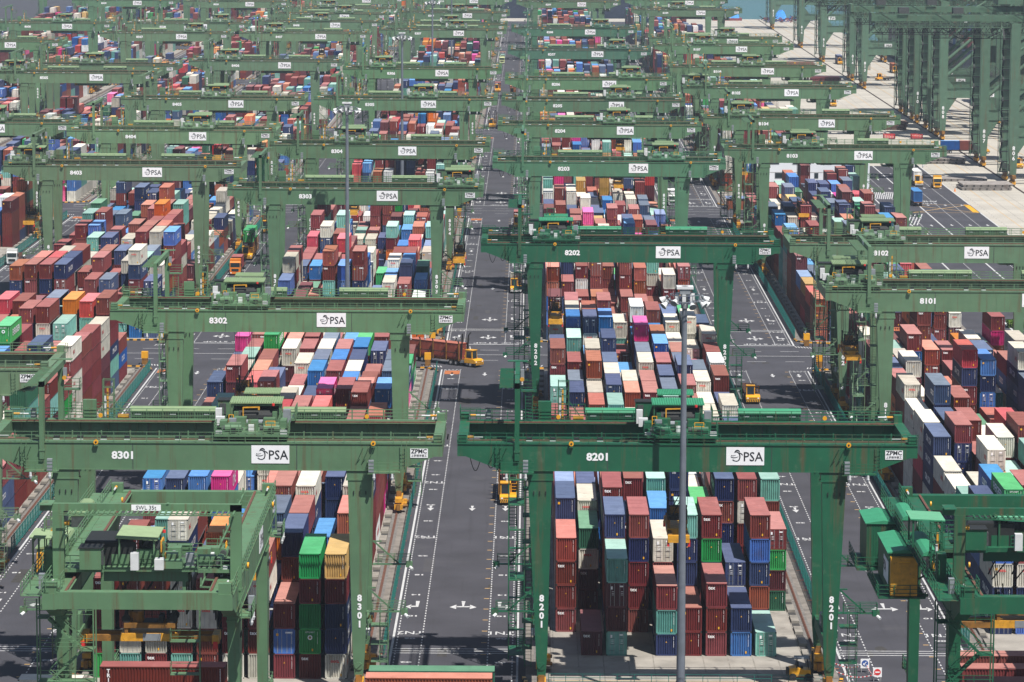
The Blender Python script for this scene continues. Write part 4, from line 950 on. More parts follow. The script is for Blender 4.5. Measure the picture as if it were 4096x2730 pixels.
# ---- containers in the transverse blocks in the foreground (their long side lies along x)
def cross_stack(x, yf, top, cols, L, label, short, letters=None):
    z = top-2.896*len(cols)
    for i, col in enumerate(cols):
        lab = label if i == len(cols)-1 else '%s crosswise container %s below the %s' % (PAL[col][2], ('one', 'two', 'three', 'four')[len(cols)-2-i], short)
        o = container((x+L, yf, z+0.0), 2.896, col, lab[:120], v=3, L=L, rz=PI/2, group='containers lying crosswise along the lower picture edge', wordside=False, marksf=False)
        if letters and i == len(cols)-1:
            b = MB()
            w, m, s, off, vert = letters
            if vert:
                for k, ch in enumerate(w): b.add(text(ch, s, 0.02), lambda v, k=k: (0.01-0.02, 0, 0) if False else (-0.02, L-off-v[0], 2.45-k*s*0.88+v[1]), m)
            else: b.add(text(w, s, 0.02), lambda v: (-0.02, L-off-v[0], 1.5+v[1]), m)
            for k in range(12): b.box(-0.02, 0.45, 2.6-k*0.15, -0.01, 0.52, 2.70-k*0.15, 'ink_white')
            b.obj('lettering', o)
        z += 2.896
cross_stack(-44.9, -69.3, 14.48, 'RRWRR', CL, 'long dark red container with upright white TRITON lettering, under the yellow spreader', 'one lettered TRITON', ('TRITON', 'ink_white', 0.5, 0.85, True))
cross_stack(-52.0, -75.0, 14.48, 'RNRRW', 6.06, 'short cream container lying crosswise left of the long red one', 'short cream one', ('oocl.com', 'ink_red', 0.35, 1.2, False))
cross_stack(-44.9, -78.2, 11.584, 'RRRr', CL, 'pale red roof just entering the lower edge below the long red container', 'pale red roof at the left edge bottom')
cross_stack(-18.75, -70.5, 14.48, 'RNWBg', CL, 'dark green container with pale ribbed roof lying across the road, lower centre', 'dark green one at lower centre')
cross_stack(-18.95, -73.45, 14.48, 'RRNRr', CL, 'salmon-roofed brick container lying crosswise in front of the green one', 'salmon-roofed one at lower centre')
cross_stack(39.1, -62.6, 14.48, 'RBNRR', CL, 'farthest of three red crosswise containers in the lower right corner', 'farthest of the three at lower right')
cross_stack(38.9, -68.2, 14.48, 'RBNRR', CL, 'middle one of three red crosswise containers in the lower right corner', 'middle of the three at lower right')
cross_stack(38.7, -73.8, 14.48, 'RBNRR', CL, 'nearest of three red crosswise containers in the lower right corner', 'nearest of the three at lower right')
# ------------------------------------------------------------------ ground, roads, markings
def sheet(name, m, rects, z):
    b = MB()
    for x0, y0, x1, y1 in rects: b.quad([(x0, y0, z), (x1, y0, z), (x1, y1, z), (x0, y1, z)], m)
    return tag(b.obj(name), kind='structure')
YMAX = 1745.0
sheet('asphalt_ground', 'asphalt', [(-420, -260, 119, YMAX), (-420, YMAX, -70, 2400)], 0.0)
sheet('wharf_apron', 'apron_concrete', [(119, -260, 176, 1790), (-70, YMAX, 119, 1790), (86, 690, 119, YMAX)], 0.002+0.004)
sheet('water', 'water', [(-70, 1790, 9000, 16000), (-9000, 2400, -70, 16000), (176, -300, 9000, 1790), (-9000, -300, -420, 2400)], -2.5)
b = MB(); b.box(-70, 1789, -2.6, 176, 1790.5, 0.0, 'dirty_concrete'); b.box(-70.6, 1790, -2.6, -70, 2400, 0.0, 'dirty_concrete'); b.box(175, -260, -2.6, 176.5, 1790, 0.0, 'dirty_concrete'); tag(b.obj('quay_wall'), kind='structure')
XL = [33.18-52.65*k for k in range(0, 6)]                            # left edge of every road; width 14.9
CROSS = [-29.0, 255.4, 538.4, 823.0, 1115.0, 1410.0]
SEG = [(-9.0+0, 236.5), (277.0, 517.0), (560.0, 801.0), (845.0, 1087.0), (1137.0, 1380.0), (1432.0, 1675.0)]
SEG[0] = (-13.5, 234.0)
yard = []; strip = []; plinths = MB(); rails = MB(); pits = MB(); kerb = MB(); lowc = []
for bi in range(-1, 6):
    x0 = 52.65*0-52.65*(bi)+0.0                                       # block origin (bi=-1 is block 81)
    for si, (ya, yb) in enumerate(SEG):
        if bi == -1 and si >= 2: pass
        lowc.append((x0-3.6, ya-2, x0+32.2, yb+2))
        yard.append((x0-0.6, ya-1.5, x0+29.2, yb+1))
        for rx in (x0-2.1, x0+30.45):
            strip.append((rx-0.55, ya-2, rx+0.55, yb+2))
            rails.box(rx-0.16, ya-2, 0.012, rx+0.16, yb+2, 0.10, 'rail_rust'); rails.box(rx-0.04, ya-2, 0.10, rx+0.04, yb+2, 0.2, 'rail_rust')
        if si < 3:
            n = int((yb-ya)/6.3)
            for i in range(n):
                yy = ya+i*6.325
                for xa, xb in ((x0+28.9, x0+29.85), (x0-1.5, x0-0.75)):
                    plinths.box(xa, yy, 0.01, xb, yy+3.4, 0.34, 'plinth_concrete')
                    pits.box(xa, yy+3.4, 0.012, xb, yy+6.32, 0.02, 'pit_dark', skip='d')
        # kerb at both ends with black and yellow bands
        for yk, s in ((ya-3.5, -1), (yb+3.5, 1)):
            if yk < -20: continue
            pts = [(x0-3.9, yk-s*6), (x0-3.5, yk-s*2.5), (x0-1.6, yk-s*0.6), (x0+2, yk)]+[(x0+2+i*1.5, yk) for i in range(1, 17)]+[(x0+30, yk-s*0.6), (x0+32.0, yk-s*2.5), (x0+32.5, yk-s*6)]
            n = 0
            for (ax, ay), (cx, cy) in zip(pts[:-1], pts[1:]):
                L = math.hypot(cx-ax, cy-ay); m_ = max(1, int(L/0.75))
                for i in range(m_):
                    f, g = i/m_, (i+1)/m_
                    kerb.bar((ax+(cx-ax)*f, ay+(cy-ay)*f, 0.12), (ax+(cx-ax)*g, ay+(cy-ay)*g, 0.12), 0.4, 'cab_yellow' if n % 2 else 'dark_metal_and_shade', 0.28); n += 1
            lowc.append((x0-3.0, min(yk, yk-s*3), x0+31.6, max(yk, yk-s*3)))
sheet('yard_verge', 'dirty_concrete', lowc, 0.004+0.004)
sheet('container_yard', 'yard_concrete', yard, 0.016)
sheet('rail_bed', 'rail_strip', strip, 0.012)
tag(plinths.obj('rail_plinths'), kind='structure'); tag(pits.obj('drain_pits'), kind='structure'); tag(rails.obj('crane_rails'), kind='structure'); tag(kerb.obj('kerb'), kind='structure')
b = MB()                                                              # slab joints of the front yard
for i in range(11): b.box(-0.45+i*2.917, -13.3, 0.0165, -0.30+i*2.917, 230, 0.022, 'plinth_concrete', skip='d')
for i in range(20): b.box(-0.6, -13.2+i*6.3, 0.0165, 29.2, -13.12+i*6.3, 0.021, 'plinth_concrete', skip='d')
b.box(-0.6, -12.9, 0.0165, 29.2, -12.75, 0.022, 'road_yellow', skip='d')
tag(b.obj('slab_joints'), kind='structure')
mk = MB(); MZ = 0.014
def flat(x0, y0, x1, y1, m='road_paint'): mk.quad([(x0, y0, MZ), (x1, y0, MZ), (x1, y1, MZ), (x0, y1, MZ)], m)
def poly(pts, m='road_paint'): mk.quad([(x, y, MZ) for x, y in pts], m)
def dashed(x, ya, yb, w, on, off):
    y = ya
    while y < yb: flat(x-w/2, y, x+w/2, min(y+on, yb)); y += on+off
def ground_text(s, x, y, size, sy, m='road_paint', bold=0.02): mk.add(text(s, size, bold), lambda v: (x-v[0], y-v[1]*sy, MZ), m)
def arrow(x, y, kind='d', s=1.0):
    def P(pts): poly([(x+a*s, y+b*s) for a, b in pts])
    if kind == 'd':
        P([(-0.22, 2.6), (-0.1, 0.6), (0.1, 0.6), (0.22, 2.6)]); P([(-0.5, 0.7), (0, -1.4), (0.5, 0.7)])
    elif kind == 'lr':
        P([(-0.25, 4.2), (-0.1, 1.2), (0.1, 1.2), (0.25, 4.2)]); P([(-0.9, 1.2), (-0.9, 0.6), (0.9, 0.6), (0.9, 1.2)]); P([(-0.85, 2.1), (-1.7, 0.6), (-0.85, -0.5)]); P([(0.85, 2.1), (0.85, -0.5), (1.7, 0.6)])
    elif kind == 'l':
        P([(0.0, 4.2), (0.1, 0.6), (0.4, 0.6), (0.5, 4.2)]); P([(-0.6, 1.3), (-0.6, 0.6), (0.1, 0.6), (0.1, 1.3)]); P([(-0.5, 2.1), (-1.2, 0.8), (-0.5, -0.5)])
    elif kind == 'r':
        P([(-0.5, 4.2), (-0.4, 0.6), (-0.1, 0.6), (0.0, 4.2)]); P([(-0.1, 1.3), (-0.1, 0.6), (0.6, 0.6), (0.6, 1.3)]); P([(0.5, 2.1), (0.5, -0.5), (1.2, 0.8)])
    elif kind == 'x':
        arrow(x, y, 'lr', s); P([(-0.5, -0.3), (0, -2.2), (0.5, -0.3)]); P([(-0.1, 1), (-0.1, -0.5), (0.1, -0.5), (0.1, 1)])
    elif kind == 'u':
        P([(-0.22, -2.6), (0.22, -2.6), (0.1, -0.6), (-0.1, -0.6)]); P([(-0.5, -0.7), (0.5, -0.7), (0, 1.4)])
for k, L_ in enumerate(XL):
    R_ = L_+14.9; num = k+1
    for si, (ya, yb) in enumerate(SEG):
        if si == 0: ya = -60
        let = 'TN%d' % num if si % 2 == 0 else 'TM%d' % num
        let2 = 'TN%d' % (num-1 if num > 1 else 1) if si % 2 == 0 else 'TM%d' % (num-1 if num > 1 else 1)
        ys0 = ya; ys1 = yb+1.5
        flat(L_-0.14, ys0, L_+0.14, ys1); flat(R_-0.12, ys0, R_+0.12, ys1)
        if L_ < -60 and ya > 900: pass
        for x in (L_+0.5, L_+3.45, R_-3.5, R_-0.6): dashed(x, ys0, ys1, 0.15, 0.75, 0.75)
        by = (si == 0)
        base = SEG[si][0]+0.9 if si else -3.9
        i0 = -3 if si == 0 else 0
        for i in range(i0, 20):
            y = base+i*12.65
            if y > ys1-6: break
            sn = '%02d' % (2+4*(i % 12) if i >= 0 else 2)
            for x in (L_+1.95, R_-2.0): ground_text(sn, x, y, 1.35, 0.75, bold=0.05)
            for kx in range(2): 
                flat(R_-4.35, y+4+kx*6.3, R_-3.7, y+4.28+kx*6.3, 'road_yellow'); flat(L_-1.25, y+4+kx*6.3, L_-0.6, y+4.22+kx*6.3, 'road_orange')
            if i % 3 == 1 or (i == 0 and si): pass
        for y in ((3.4+8.5, 64+8.8, 106+10, 150, 212) if si == 0 else (ya+13.5, ya+62, ya+118, ya+176, ya+230)):
            if y < ys1-3: ground_text(let, L_+1.95, y, 1.75, 1.35); ground_text(let2, R_-2.05, y, 1.75, 1.35)
        for ya_ in ((26.0, 'lr'), (94.0, 'd'), (150.0, 'd'), (229.0, 'd')) if si == 0 else ((ya+2.5, 'x'), (ya+30, 'x'), (ya+84, 'd'), (ya+160, 'd'), (yb-6, 'd')):
            y, kd = ya_
            arrow(L_+8.0, y, kd); arrow(L_+2.0, y, 'l' if kd in ('lr', 'x') else 'd'); arrow(R_-2.1, y, 'r' if kd in ('lr', 'x') else 'd')
        # stop line, triple line, lane boxes
        ty = 0.7 if si == 0 else ya+13.6
        for q in range(3): flat(L_, ty+q*1.15, R_, ty+q*1.15+0.25)
        if si: 
            flat(L_+0.2, ya-7.2, R_-0.2, ya-6.7)
            for x in (L_+5.5, L_+9.4): pass
            ground_text('STOP', L_+7.6, ya-4.8, 2.0, 1.2); ground_text('STOP', R_-2.4, ya-4.8, 1.5, 1.3)
            for a, bb in ((L_, ya-7), (R_, ya-7)): flat(a-0.16, ya-7, a+0.16, ya)
            for x in (L_+0.5, L_+3.45, R_-3.5, R_-0.6): dashed(x, ya-7, ya, 0.2, 0.75, 0.75)
        for xa in (L_+0.5, R_-3.5):
            dashed_y = yb+1.5
            x = xa
            while x < xa+2.9: flat(x, dashed_y-0.2, x+0.35, dashed_y+0.15); x += 0.7
            ground_text('LANE'+let[-1], xa+1.45, yb+0.5, 0.9, 1.0, bold=0.01)
        if k in (1, 2) or si > 0: poly([(L_+0.6, yb-4.5), (L_+3.4, yb-4.5), (L_+3.4, yb+0.0), (L_+0.6, yb+0.0)], 'road_orange')
rp = random.Random(21); pt = MB()                                      # repaired patches and oil stains
for i in range(150):
    L_ = rp.choice(XL[:4]); x = L_+rp.uniform(0.5, 12); y = rp.uniform(-15, 900); w = rp.uniform(0.6, 2.5); l = rp.uniform(1.5, 9)
    if rp.random() < 0.5: pt.quad([(x, y, 0.009), (x+w, y, 0.009), (x+w, y+l, 0.009), (x, y+l, 0.009)], 'asphalt_cross' if rp.random() < 0.5 else 'pit_dark')
    else: pt.quad([(x+w*0.4*math.cos(a*0.7)*(0.8+0.3*rp.random()), y+l*0.3*math.sin(a*0.7)*(0.8+0.3*rp.random()), 0.0095) for a in range(9)], 'pit_dark')
tag(pt.obj('road_patches'), kind='structure')
# crossing centre lines
for cy in CROSS[1:]:
    flat(-380, cy-0.15, 86, cy+0.15)
    for off in (-7.5, 6.5):
        x = -380
        while x < 86: flat(x, cy+off-0.12, x+3.6, cy+off+0.12); x += 7.2
    for k, L_ in enumerate(XL):                                       # hatched corner noses
        for sx, ex in ((L_, -1), (L_+14.9, 1)):
            for yy, s in ((cy-17, 1), (cy+14, -1)):
                for q in range(7): mk.quad([(sx+ex*(q*0.55), yy+s*(q*0.25), MZ), (sx+ex*(q*0.55+0.22), yy+s*(q*0.25), MZ), (sx+ex*(q*0.55+0.5), yy+s*(q*0.25+1.8), MZ), (sx+ex*(q*0.55+0.28), yy+s*(q*0.25+1.8), MZ)], 'road_paint')
tag(mk.obj('road_markings'), kind='structure')
# wharf-side roads beyond block 81
mk = MB(); MZ = 0.02
flat(118.6, 280, 119.0, 690)
for x, sld in ((104.3, 1), (99.0, 0), (109.5, 0), (114.0, 0), (94.0, 1)):
    if sld: flat(x-0.2, 255, x+0.2, 690)
    else: dashed(x, 255, 690, 0.22, 1.0, 1.0)
for x in (96.5, 101.6, 107, 111.8, 116.4):
    for y in (470, 505, 560, 612, 660): arrow(x, y, 'd' if x > 104 else 'u')
for y in (539, 562, ): flat(100, y, 119, y+0.35, 'road_yellow')
poly([(100, 539), (100.6, 539), (119, 562), (118.4, 562)], 'road_yellow'); poly([(118.4, 539), (119, 539), (100.6, 562), (100, 562)], 'road_yellow')
flat(117.0, 540, 118.8, 562, 'ink_yellow')
ground_text('AHEAD', 107, 572, 2.4, 2.2); ground_text('STRIPS', 107, 566, 2.2, 1.6)
for i in range(14): poly([(86+i*0.9, 505), (86.35+i*0.9, 505), (91+i*0.9, 535), (90.65+i*0.9, 535)]); poly([(92+i*0.6, 578), (92.3+i*0.6, 578), (95.0+i*0.6, 600), (94.7+i*0.6, 600)])
for i in range(14): flat(90.6, 600+i*4, 92.2, 602+i*4, 'road_orange')
flat(92.2, 560, 92.6, 690)
for x in (124.5, 131.0, 146, 152, 158, 164): flat(x-0.1, 300, x+0.1, 1780, 'road_yellow')
for x in (121.0, 149, 161): dashed(x, 300, 1780, 0.15, 2, 3)
tag(mk.obj('road_markings'), kind='structure')
b = MB(); b.box(138.6, -200, 0.02, 139.4, 1785, 0.03, 'pit_dark'); b.box(138.95, -200, 0.03, 139.05, 1785, 0.14, 'rail_rust'); b.box(168.6, -200, 0.02, 169.4, 1785, 0.03, 'pit_dark')
for i in range(60): y = 300+i*25; b.box(119.2, y, 0.008, 175, y+0.12, 0.014, 'dirty_concrete', skip='d')
for i in range(9): x = 121+i*6.1; b.box(x, 300, 0.008, x+0.1, 1785, 0.013, 'dirty_concrete', skip='d')
tag(b.obj('wharf_rails'), kind='structure')
# ------------------------------------------------------------------ mesh fences beside the roads
def fence(x, ya, yb, label):
    e = empty('mesh_fence', (x, ya, 0), 0, label, 'fence', 'teal mesh fences beside the crane rails')
    p = MB(); n = int((yb-ya)/2.55)
    for i in range(n): y = i*2.55; p.box(-0.03, y+0.1, 0.25, 0.03, y+2.2, 1.9, 'fence_teal') if False else None
    for i in range(n+1): y = i*2.55; p.bar((0, y, 0), (0, y, 2.2), 0.13, 'post_teal')
    for z in (0.25, 1.1, 2.1): p.bar((0, 0, z), (0, yb-ya, z), 0.07, 'post_teal')
    p.obj('post', e)
    w = MB()
    y = 0
    while y < yb-ya: w.box(-0.012, y, 0.25, 0.012, y+0.035, 2.1, 'fence_teal', skip='du'); y += 0.34
    for k in range(8): w.box(-0.012, 0, 0.3+k*0.24, 0.012, yb-ya, 0.335+k*0.24, 'fence_teal')
    w.obj('mesh_panel', e)
for k in range(0, 4):
    side = ('right of the block under crane 8201', 'between crane 8301 and the central road', 'left of crane 8302 beside the fourth road', 'far left beyond crane 8402')[k]
    fence(XL[k]-0.75, 0 if k < 2 else 60, 232, 'teal mesh fence %s' % side)
    fence(XL[k]-0.75, 280, 514, 'teal mesh fence past the first crossing, %s' % side)
fence(XL[0]+14.9+0.9, 5, 232, 'teal mesh fence along the shaded left side of the block beside crane 8102'); fence(XL[0]+14.9+0.9, 280, 500, 'teal mesh fence past the crossing on the left of the block under crane 8103')
# ------------------------------------------------------------------ yellow bollard blocks at the rail ends
for k, (x, y) in enumerate([(30.45, 240.5), (30.45, 270.5), (-22.2, 240.5), (-22.2, 270.5), (-74.85, 240.5), (-74.85, 270.5), (50.55, 240.5), (50.55, 270.5), (-22.2, 524), (30.45, 524)]):
    place_ = ('right of the block behind crane 8202', 'beyond the crossing behind crane 8202', 'right of the turning truck', 'behind crane 8302, beyond the crossing', 'left of crane 8302 leg, near side of crossing', 'left of crane 8302 leg, far side of crossing', 'near crane 8102, near side of crossing', 'near crane 8102, far side of crossing', 'behind crane 8304 on second crossing', 'behind crane 8204 on second crossing')[k]
    e = empty('rail_stop', (x, y, 0), 0, 'yellow-topped rail buffer stop '+place_, 'rail stop', 'yellow rail stops at the block ends')
    b = MB(); b.box(-0.5, -0.7, 0, 0.5, 0.7, 1.2, 'grimy_yellow'); b.obj('base', e); b = MB(); b.box(-0.6, -0.6, 1.2, 0.6, 0.6, 2.4, 'cab_yellow'); b.box(-0.5, -0.63, 0.9, 0.5, -0.6, 1.2, 'dark_metal_and_shade'); b.obj('buffer', e)
# ------------------------------------------------------------------ light masts
def mast(x, y, h, label, near=False):
    e = empty('light_mast', (x, y, 0), 0, label, 'light mast', 'tall grey floodlight masts')
    p = MB(); zs = [0, 14, 28, h-1.2]; rr = [0.50, 0.42, 0.34, 0.27]
    for i in range(3): p.tube((0, 0, zs[i]), (0, 0, zs[i+1]), rr[i], 'pole_grey', rr[i+1]*1.02, n=16)
    for z in (14, 28): p.tube((0, 0, z-0.15), (0, 0, z+0.25), rr[1 if z == 14 else 2]*1.05, 'pole_grey', n=16)
    p.obj('pole', e)
    zb = 3.0 if near else 0.5
    q = MB(); q.tube((0, 0, 0.0), (0, 0, zb), 0.54, 'cab_yellow', n=16); q.tube((0, 0, zb), (0, 0, zb+0.35), 0.53, 'dark_metal_and_shade', n=16); q.box(-0.8, -0.8, -0.1, 0.8, 0.8, 0.12, 'dirty_concrete')
    if near: q.add(text('LMT31', 0.32), lambda v: (v[0], -0.53, 3.75+v[1]), 'ink_black')
    q.obj('base', e)
    r = MB(); t = h-1.6
    for a in range(12):
        c, s = math.cos(a*PI/6), math.sin(a*PI/6); c2, s2 = math.cos((a+1)*PI/6), math.sin((a+1)*PI/6)
        for z, ra in ((t, 1.5), (t+0.7, 1.6)): r.bar((c*ra, s*ra, z), (c2*ra, s2*ra, z), 0.09, 'pole_grey')
        if a % 2 == 0: r.bar((0, 0, t), (c*1.5, s*1.5, t), 0.08, 'pole_grey'); r.bar((c*1.5, s*1.5, t), (c*1.6, s*1.6, t+0.7), 0.07, 'pole_grey')
    for a in range(6): c, s = math.cos(a*PI/3+0.4), math.sin(a*PI/3+0.4); r.box(c*0.95-0.2, s*0.95-0.2, t-0.3, c*0.95+0.2, s*0.95+0.2, t+0.75, 'white_box')
    r.box(-0.9, -0.9, h-0.25, 0.9, 0.9, h, 'white_box'); r.tube((0, 0, t-0.8), (0, 0, h), 0.4, 'grey_box', n=10); r.box(-0.55, -0.8, t+0.8, 0.55, 0.8, h-0.25, 'grey_box')
    r.obj('head_ring', e)
    for a in (-2.6, -2.1, -1.3, -0.55, -0.1, 0.35, 2.9, 2.4):
        f = MB(); c, s = math.cos(a), math.sin(a); rad = 2.1+0.5*((a*7) % 1)
        p0 = Vector((c*rad, s*rad, t-0.1+0.3*math.sin(a*5))); d = Vector((c, s, -0.75)).normalized()
        f.tube(p0-d*0.25, p0+d*0.35, 0.14, 'white_box', 0.42, n=12); f.tube(p0+d*0.33, p0+d*0.36, 0.40, 'grey_box', n=12); f.bar((c*1.5, s*1.5, t), p0, 0.08, 'pole_grey'); f.tube(p0-d*0.5, p0-d*0.2, 0.16, 'grey_box', n=8)
        f.obj('floodlight', e)
mast(13.38, -27.0, 46.9, 'thick grey light mast in front of crane 8201, yellow base at the picture edge', True)
mast(-38.9, 274, 46.7, 'grey light mast rising behind crane 8302 and crossing crane 8303')
mast(-38.7, 558, 47.2, 'grey light mast rising behind crane 8304, head beside crane 8307')
mast(-38.4, 842, 46.3, 'grey light mast crossing crane 8309 number, third from the camera')
mast(-38.2, 1135, 46.5, 'farthest thin grey light mast, beside the trolley of crane 8309')
# ------------------------------------------------------------------ vehicles
def wheel(name, x, y, r, w, parent):
    b = MB(); b.tube((x-w/2, y, r), (x+w/2, y, r), r, 'tyre', n=18); o = b.obj(name, parent)
    c = MB(); c.tube((x-w/2-0.02, y, r), (x+w/2+0.02, y, r), r*0.5, 'rod_grey', n=12); c.obj('rim', o)
def tractor(x, y, rz, label, cab='cab_yellow', trailer='rack', load=None, hazard=False, lorry=False):
    """front of the cab at local y=0 looking to -y; trailer runs to +y"""
    e = empty('terminal_truck', (x, y, 0.01), rz, label, 'truck', 'terminal trucks on the yard roads')
    if lorry:
        c = MB(); pf = [(0.05, 0.75), (0.0, 1.7), (0.12, 2.9), (0.5, 3.35), (2.1, 3.45), (2.1, 0.75)]
        c.prism(pf, -1.2, 1.2, cab, axis='x'); c.box(-1.2, 0.35, 3.3, 1.2, 1.9, 3.75, cab); c.obj('cab', e)
        g = MB(); g.quad([(-1.08, 0.0, 1.85), (1.08, 0.0, 1.85), (1.08, 0.08, 2.85), (-1.08, 0.08, 2.85)], 'glass_dark')
        for s in (-1, 1): g.box(s*1.21, 0.4, 2.0, s*1.22, 1.3, 2.8, 'glass_dark')
        g.obj('windscreen', e)
        c = MB(); c.box(-1.15, -0.06, 0.35, 1.15, 0.3, 0.8, 'grey_box' if cab == 'cab_white' else cab); c.box(-0.8, -0.05, 0.95, 0.8, 0.02, 1.5, 'dark_metal_and_shade'); c.obj('bumper', e)
        for s in (-1, 1): h = MB(); h.box(s*0.95-0.16, -0.09, 0.5, s*0.95+0.16, -0.04, 0.7, 'ink_white'); h.obj('headlight', e); m_ = MB(); m_.box(s*1.25, 0.15, 2.0, s*1.5, 0.3, 2.7, 'dark_metal_and_shade'); m_.obj('mirror', e)
        yt = 2.6
    else:
        c = MB(); c.prism([(0.0, 0.75), (0.0, 1.25), (0.5, 1.5), (2.6, 1.5), (2.6, 0.75)], -1.22, 1.22, cab, axis='x')
        c.prism([(0.75, 1.5), (0.85, 3.1), (2.4, 3.1), (2.5, 1.5)], -1.12, 0.32, cab, axis='x'); c.box(-1.18, 0.7, 3.1, 0.38, 2.55, 3.2, cab); c.obj('cab', e)
        g = MB(); g.quad([(-1.0, 0.74, 1.6), (0.2, 0.74, 1.6), (0.2, 0.80, 2.95), (-1.0, 0.80, 2.95)], 'glass_dark'); g.quad([(0.33, 1.0, 1.7), (0.33, 2.2, 1.7), (0.33, 2.15, 2.9), (0.33, 1.05, 2.9)], 'glass_dark'); g.quad([(-1.13, 2.2, 1.7), (-1.13, 1.0, 1.7), (-1.13, 1.05, 2.9), (-1.13, 2.15, 2.9)], 'glass_dark'); g.obj('windscreen', e)
        c = MB(); c.box(-1.2, -0.12, 0.4, 1.2, 0.3, 0.85, 'dark_metal_and_shade'); c.box(-0.7, -0.01, 1.0, 0.7, 0.0, 1.1, 'dark_metal_and_shade')
        for i in range(8):
            xx = -1.15+i*0.3; c.quad([(xx, -0.125, 0.42), (xx+0.13, -0.125, 0.42), (xx+0.22, -0.125, 0.84), (xx+0.09, -0.125, 0.84)], 'ink_white' if hazard else 'cab_yellow')
        c.obj('bumper', e)
        for s in (-1, 1): h = MB(); h.box(s*0.9-0.13, -0.02, 0.95, s*0.9+0.13, 0.0, 1.15, 'ink_white'); h.obj('headlight', e)
        r = MB(); railing(r, [(0.45, 2.4, 1.5), (1.2, 2.4, 1.5), (1.2, 4.2, 1.5)], 1.3, 0.8, 0.07, cab); r.bar((-0.2, 2.0, 3.2), (-0.1, 2.2, 3.7), 0.12, 'white_box'); r.obj('handrail', e)
        yt = 3.0
    c = MB(); c.box(-0.5, 0.4, 0.55, 0.5, 6.4, 0.95, 'dark_metal_and_shade'); c.box(-1.0, 2.7, 0.6, -0.5, 3.9, 1.1, 'grey_box'); c.obj('chassis', e)
    for yy in (1.2, 4.6, 5.9):
        for s in (-1, 1): wheel('wheel', s*1.0, yy, 0.52, 0.4, e)
    if trailer is None: return e
    t = MB(); z = 1.25; y0, y1 = yt+0.6, yt+13.6
    for s in (-0.9, 0.9): t.box(s-0.12, y0, z-0.35, s+0.12, y1, z, 'grimy_yellow' if trailer == 'rack' else 'dark_metal_and_shade')
    for i in range(9): t.box(-1.15, y0+0.1+i*1.58, z-0.2, 1.15, y0+0.4+i*1.58, z+0.02, 'grimy_yellow' if trailer == 'rack' else 'rail_rust')
    if trailer == 'rack':
        for yy in (y0+0.2, y0+3.2, y0+6.4, y0+9.5, y1-0.3):
            for s in (-1.38, 1.38): t.bar((s, yy, z-0.3), (s, yy, z+3.0), 0.16, 'grimy_yellow'); t.bar((s, yy, z+3.0), (s*1.18, yy, z+3.5), 0.16, 'dark_metal_and_shade'); t.bar((s*0.65, yy, z-0.3), (s, yy, z-0.3), 0.14, 'dark_metal_and_shade')
        for s in (-1.38, 1.38): t.bar((s, y0+0.2, z+1.2), (s, y1-0.3, z+1.2), 0.1, 'dark_metal_and_shade')
        for s in (-0.9, 0.9): t.bar((s, y0, z), (s, y0-0.3, z+4.4), 0.2, 'dark_metal_and_shade'); t.bar((s, y0-0.3, z+4.4), (s*1.4, y0-0.6, z+4.9), 0.2, 'dark_metal_and_shade')
    t.obj('trailer', e)
    for yy in (y1-1.2, y1-2.5, y1-3.8):
        for s in (-1, 1): wheel('trailer_wheel', s*0.95, yy, 0.5, 0.45, e)
    if load:
        L0 = e.matrix_basis.copy() if False else Matrix.Translation((x, y, 0)) @ Matrix.Rotation(rz, 4, 'Z')
        for i, (col, h, L, off, lab) in enumerate(load):
            p = L0 @ Vector((-CW/2, y0+0.1+off, z+0.02+sum(q[1] for q in load[:i])))
            container(p, h, col, lab, 2 if col in 'RM' else 0, L=L, rz=rz, group='containers riding on trucks')
    return e
HC = 2.896
tractor(-6.3, 97.0, 0, 'yellow terminal truck beside the left leg of crane 8201, tex container in its rack', load=[('M', 2.591, CL, 0.2, 'maroon tex container in the yellow truck rack left of crane 8201')])
tractor(-6.3, 352.5, 0, 'yellow truck with striped bumper carrying a cream container, left of crane 8202', trailer='flat', hazard=True, load=[('W', HC, 6.06, 0.2, 'cream container on the striped-bumper truck left of crane 8202')])
tractor(-12.6, 238.6, R(52), 'yellow terminal truck turning at the crossing with a brick red container in its tall rack', load=[('r', HC, CL, 0.1, 'brick red container in the tall rack of the turning truck')])
tractor(35.4, 195.0, 0, 'yellow terminal truck with empty flat trailer on the right road behind crane 8201', trailer='flat')
tractor(-70.2, 384.0, 0, 'orange lorry with a short dark red container in front of the green-loaded truck', 'cab_orange', 'flat', [('R', 2.591, 6.06, 0.3, 'short dark red container on the orange lorry')], lorry=True)
tractor(-70.0, 415.0, 0, 'yellow terminal truck with a bright green container stacked on its load, beside crane 8403', load=[('M', 2.591, CL, 0.2, 'maroon tex container under the bright green one on the truck'), ('G', HC, CL, 0.2, 'bright green EVERGREEN container on top of the truck load')])
tractor(-70.0, 476.0, 0, 'yellow terminal truck with empty tall rack behind the green-loaded truck')
tractor(-17.0, 846.0, 0, 'yellow terminal truck with empty tall rack near crane 8305')
tractor(-17.0, 1049.0, 0, 'yellow truck at the third crossing with low load, left lane', trailer='flat', load=[('R', 2.591, 6.06, 0.2, 'red container on the left-lane truck near crane 8306')])
tractor(-10.5, 1026.0, 0, 'yellow truck with pink-roofed box in the middle lane near crane 8206', trailer='flat', load=[('r', 2.591, 6.06, 0.2, 'salmon-roofed container on the middle-lane truck near crane 8206')])
tractor(-17.0, 1266.0, 0, 'lime lorry parked near crane 8307', 'cab_lime', 'flat', [('T', HC, 6.06, 0.3, 'pale turquoise container on the lime lorry')], lorry=True)
tractor(-6.3, 490.0, 0, 'yellow truck half hidden behind the left end of crane 8202', trailer='flat', load=[('R', HC, 6.06, 0.2, 'dark red container on the truck half hidden behind crane 8202')])
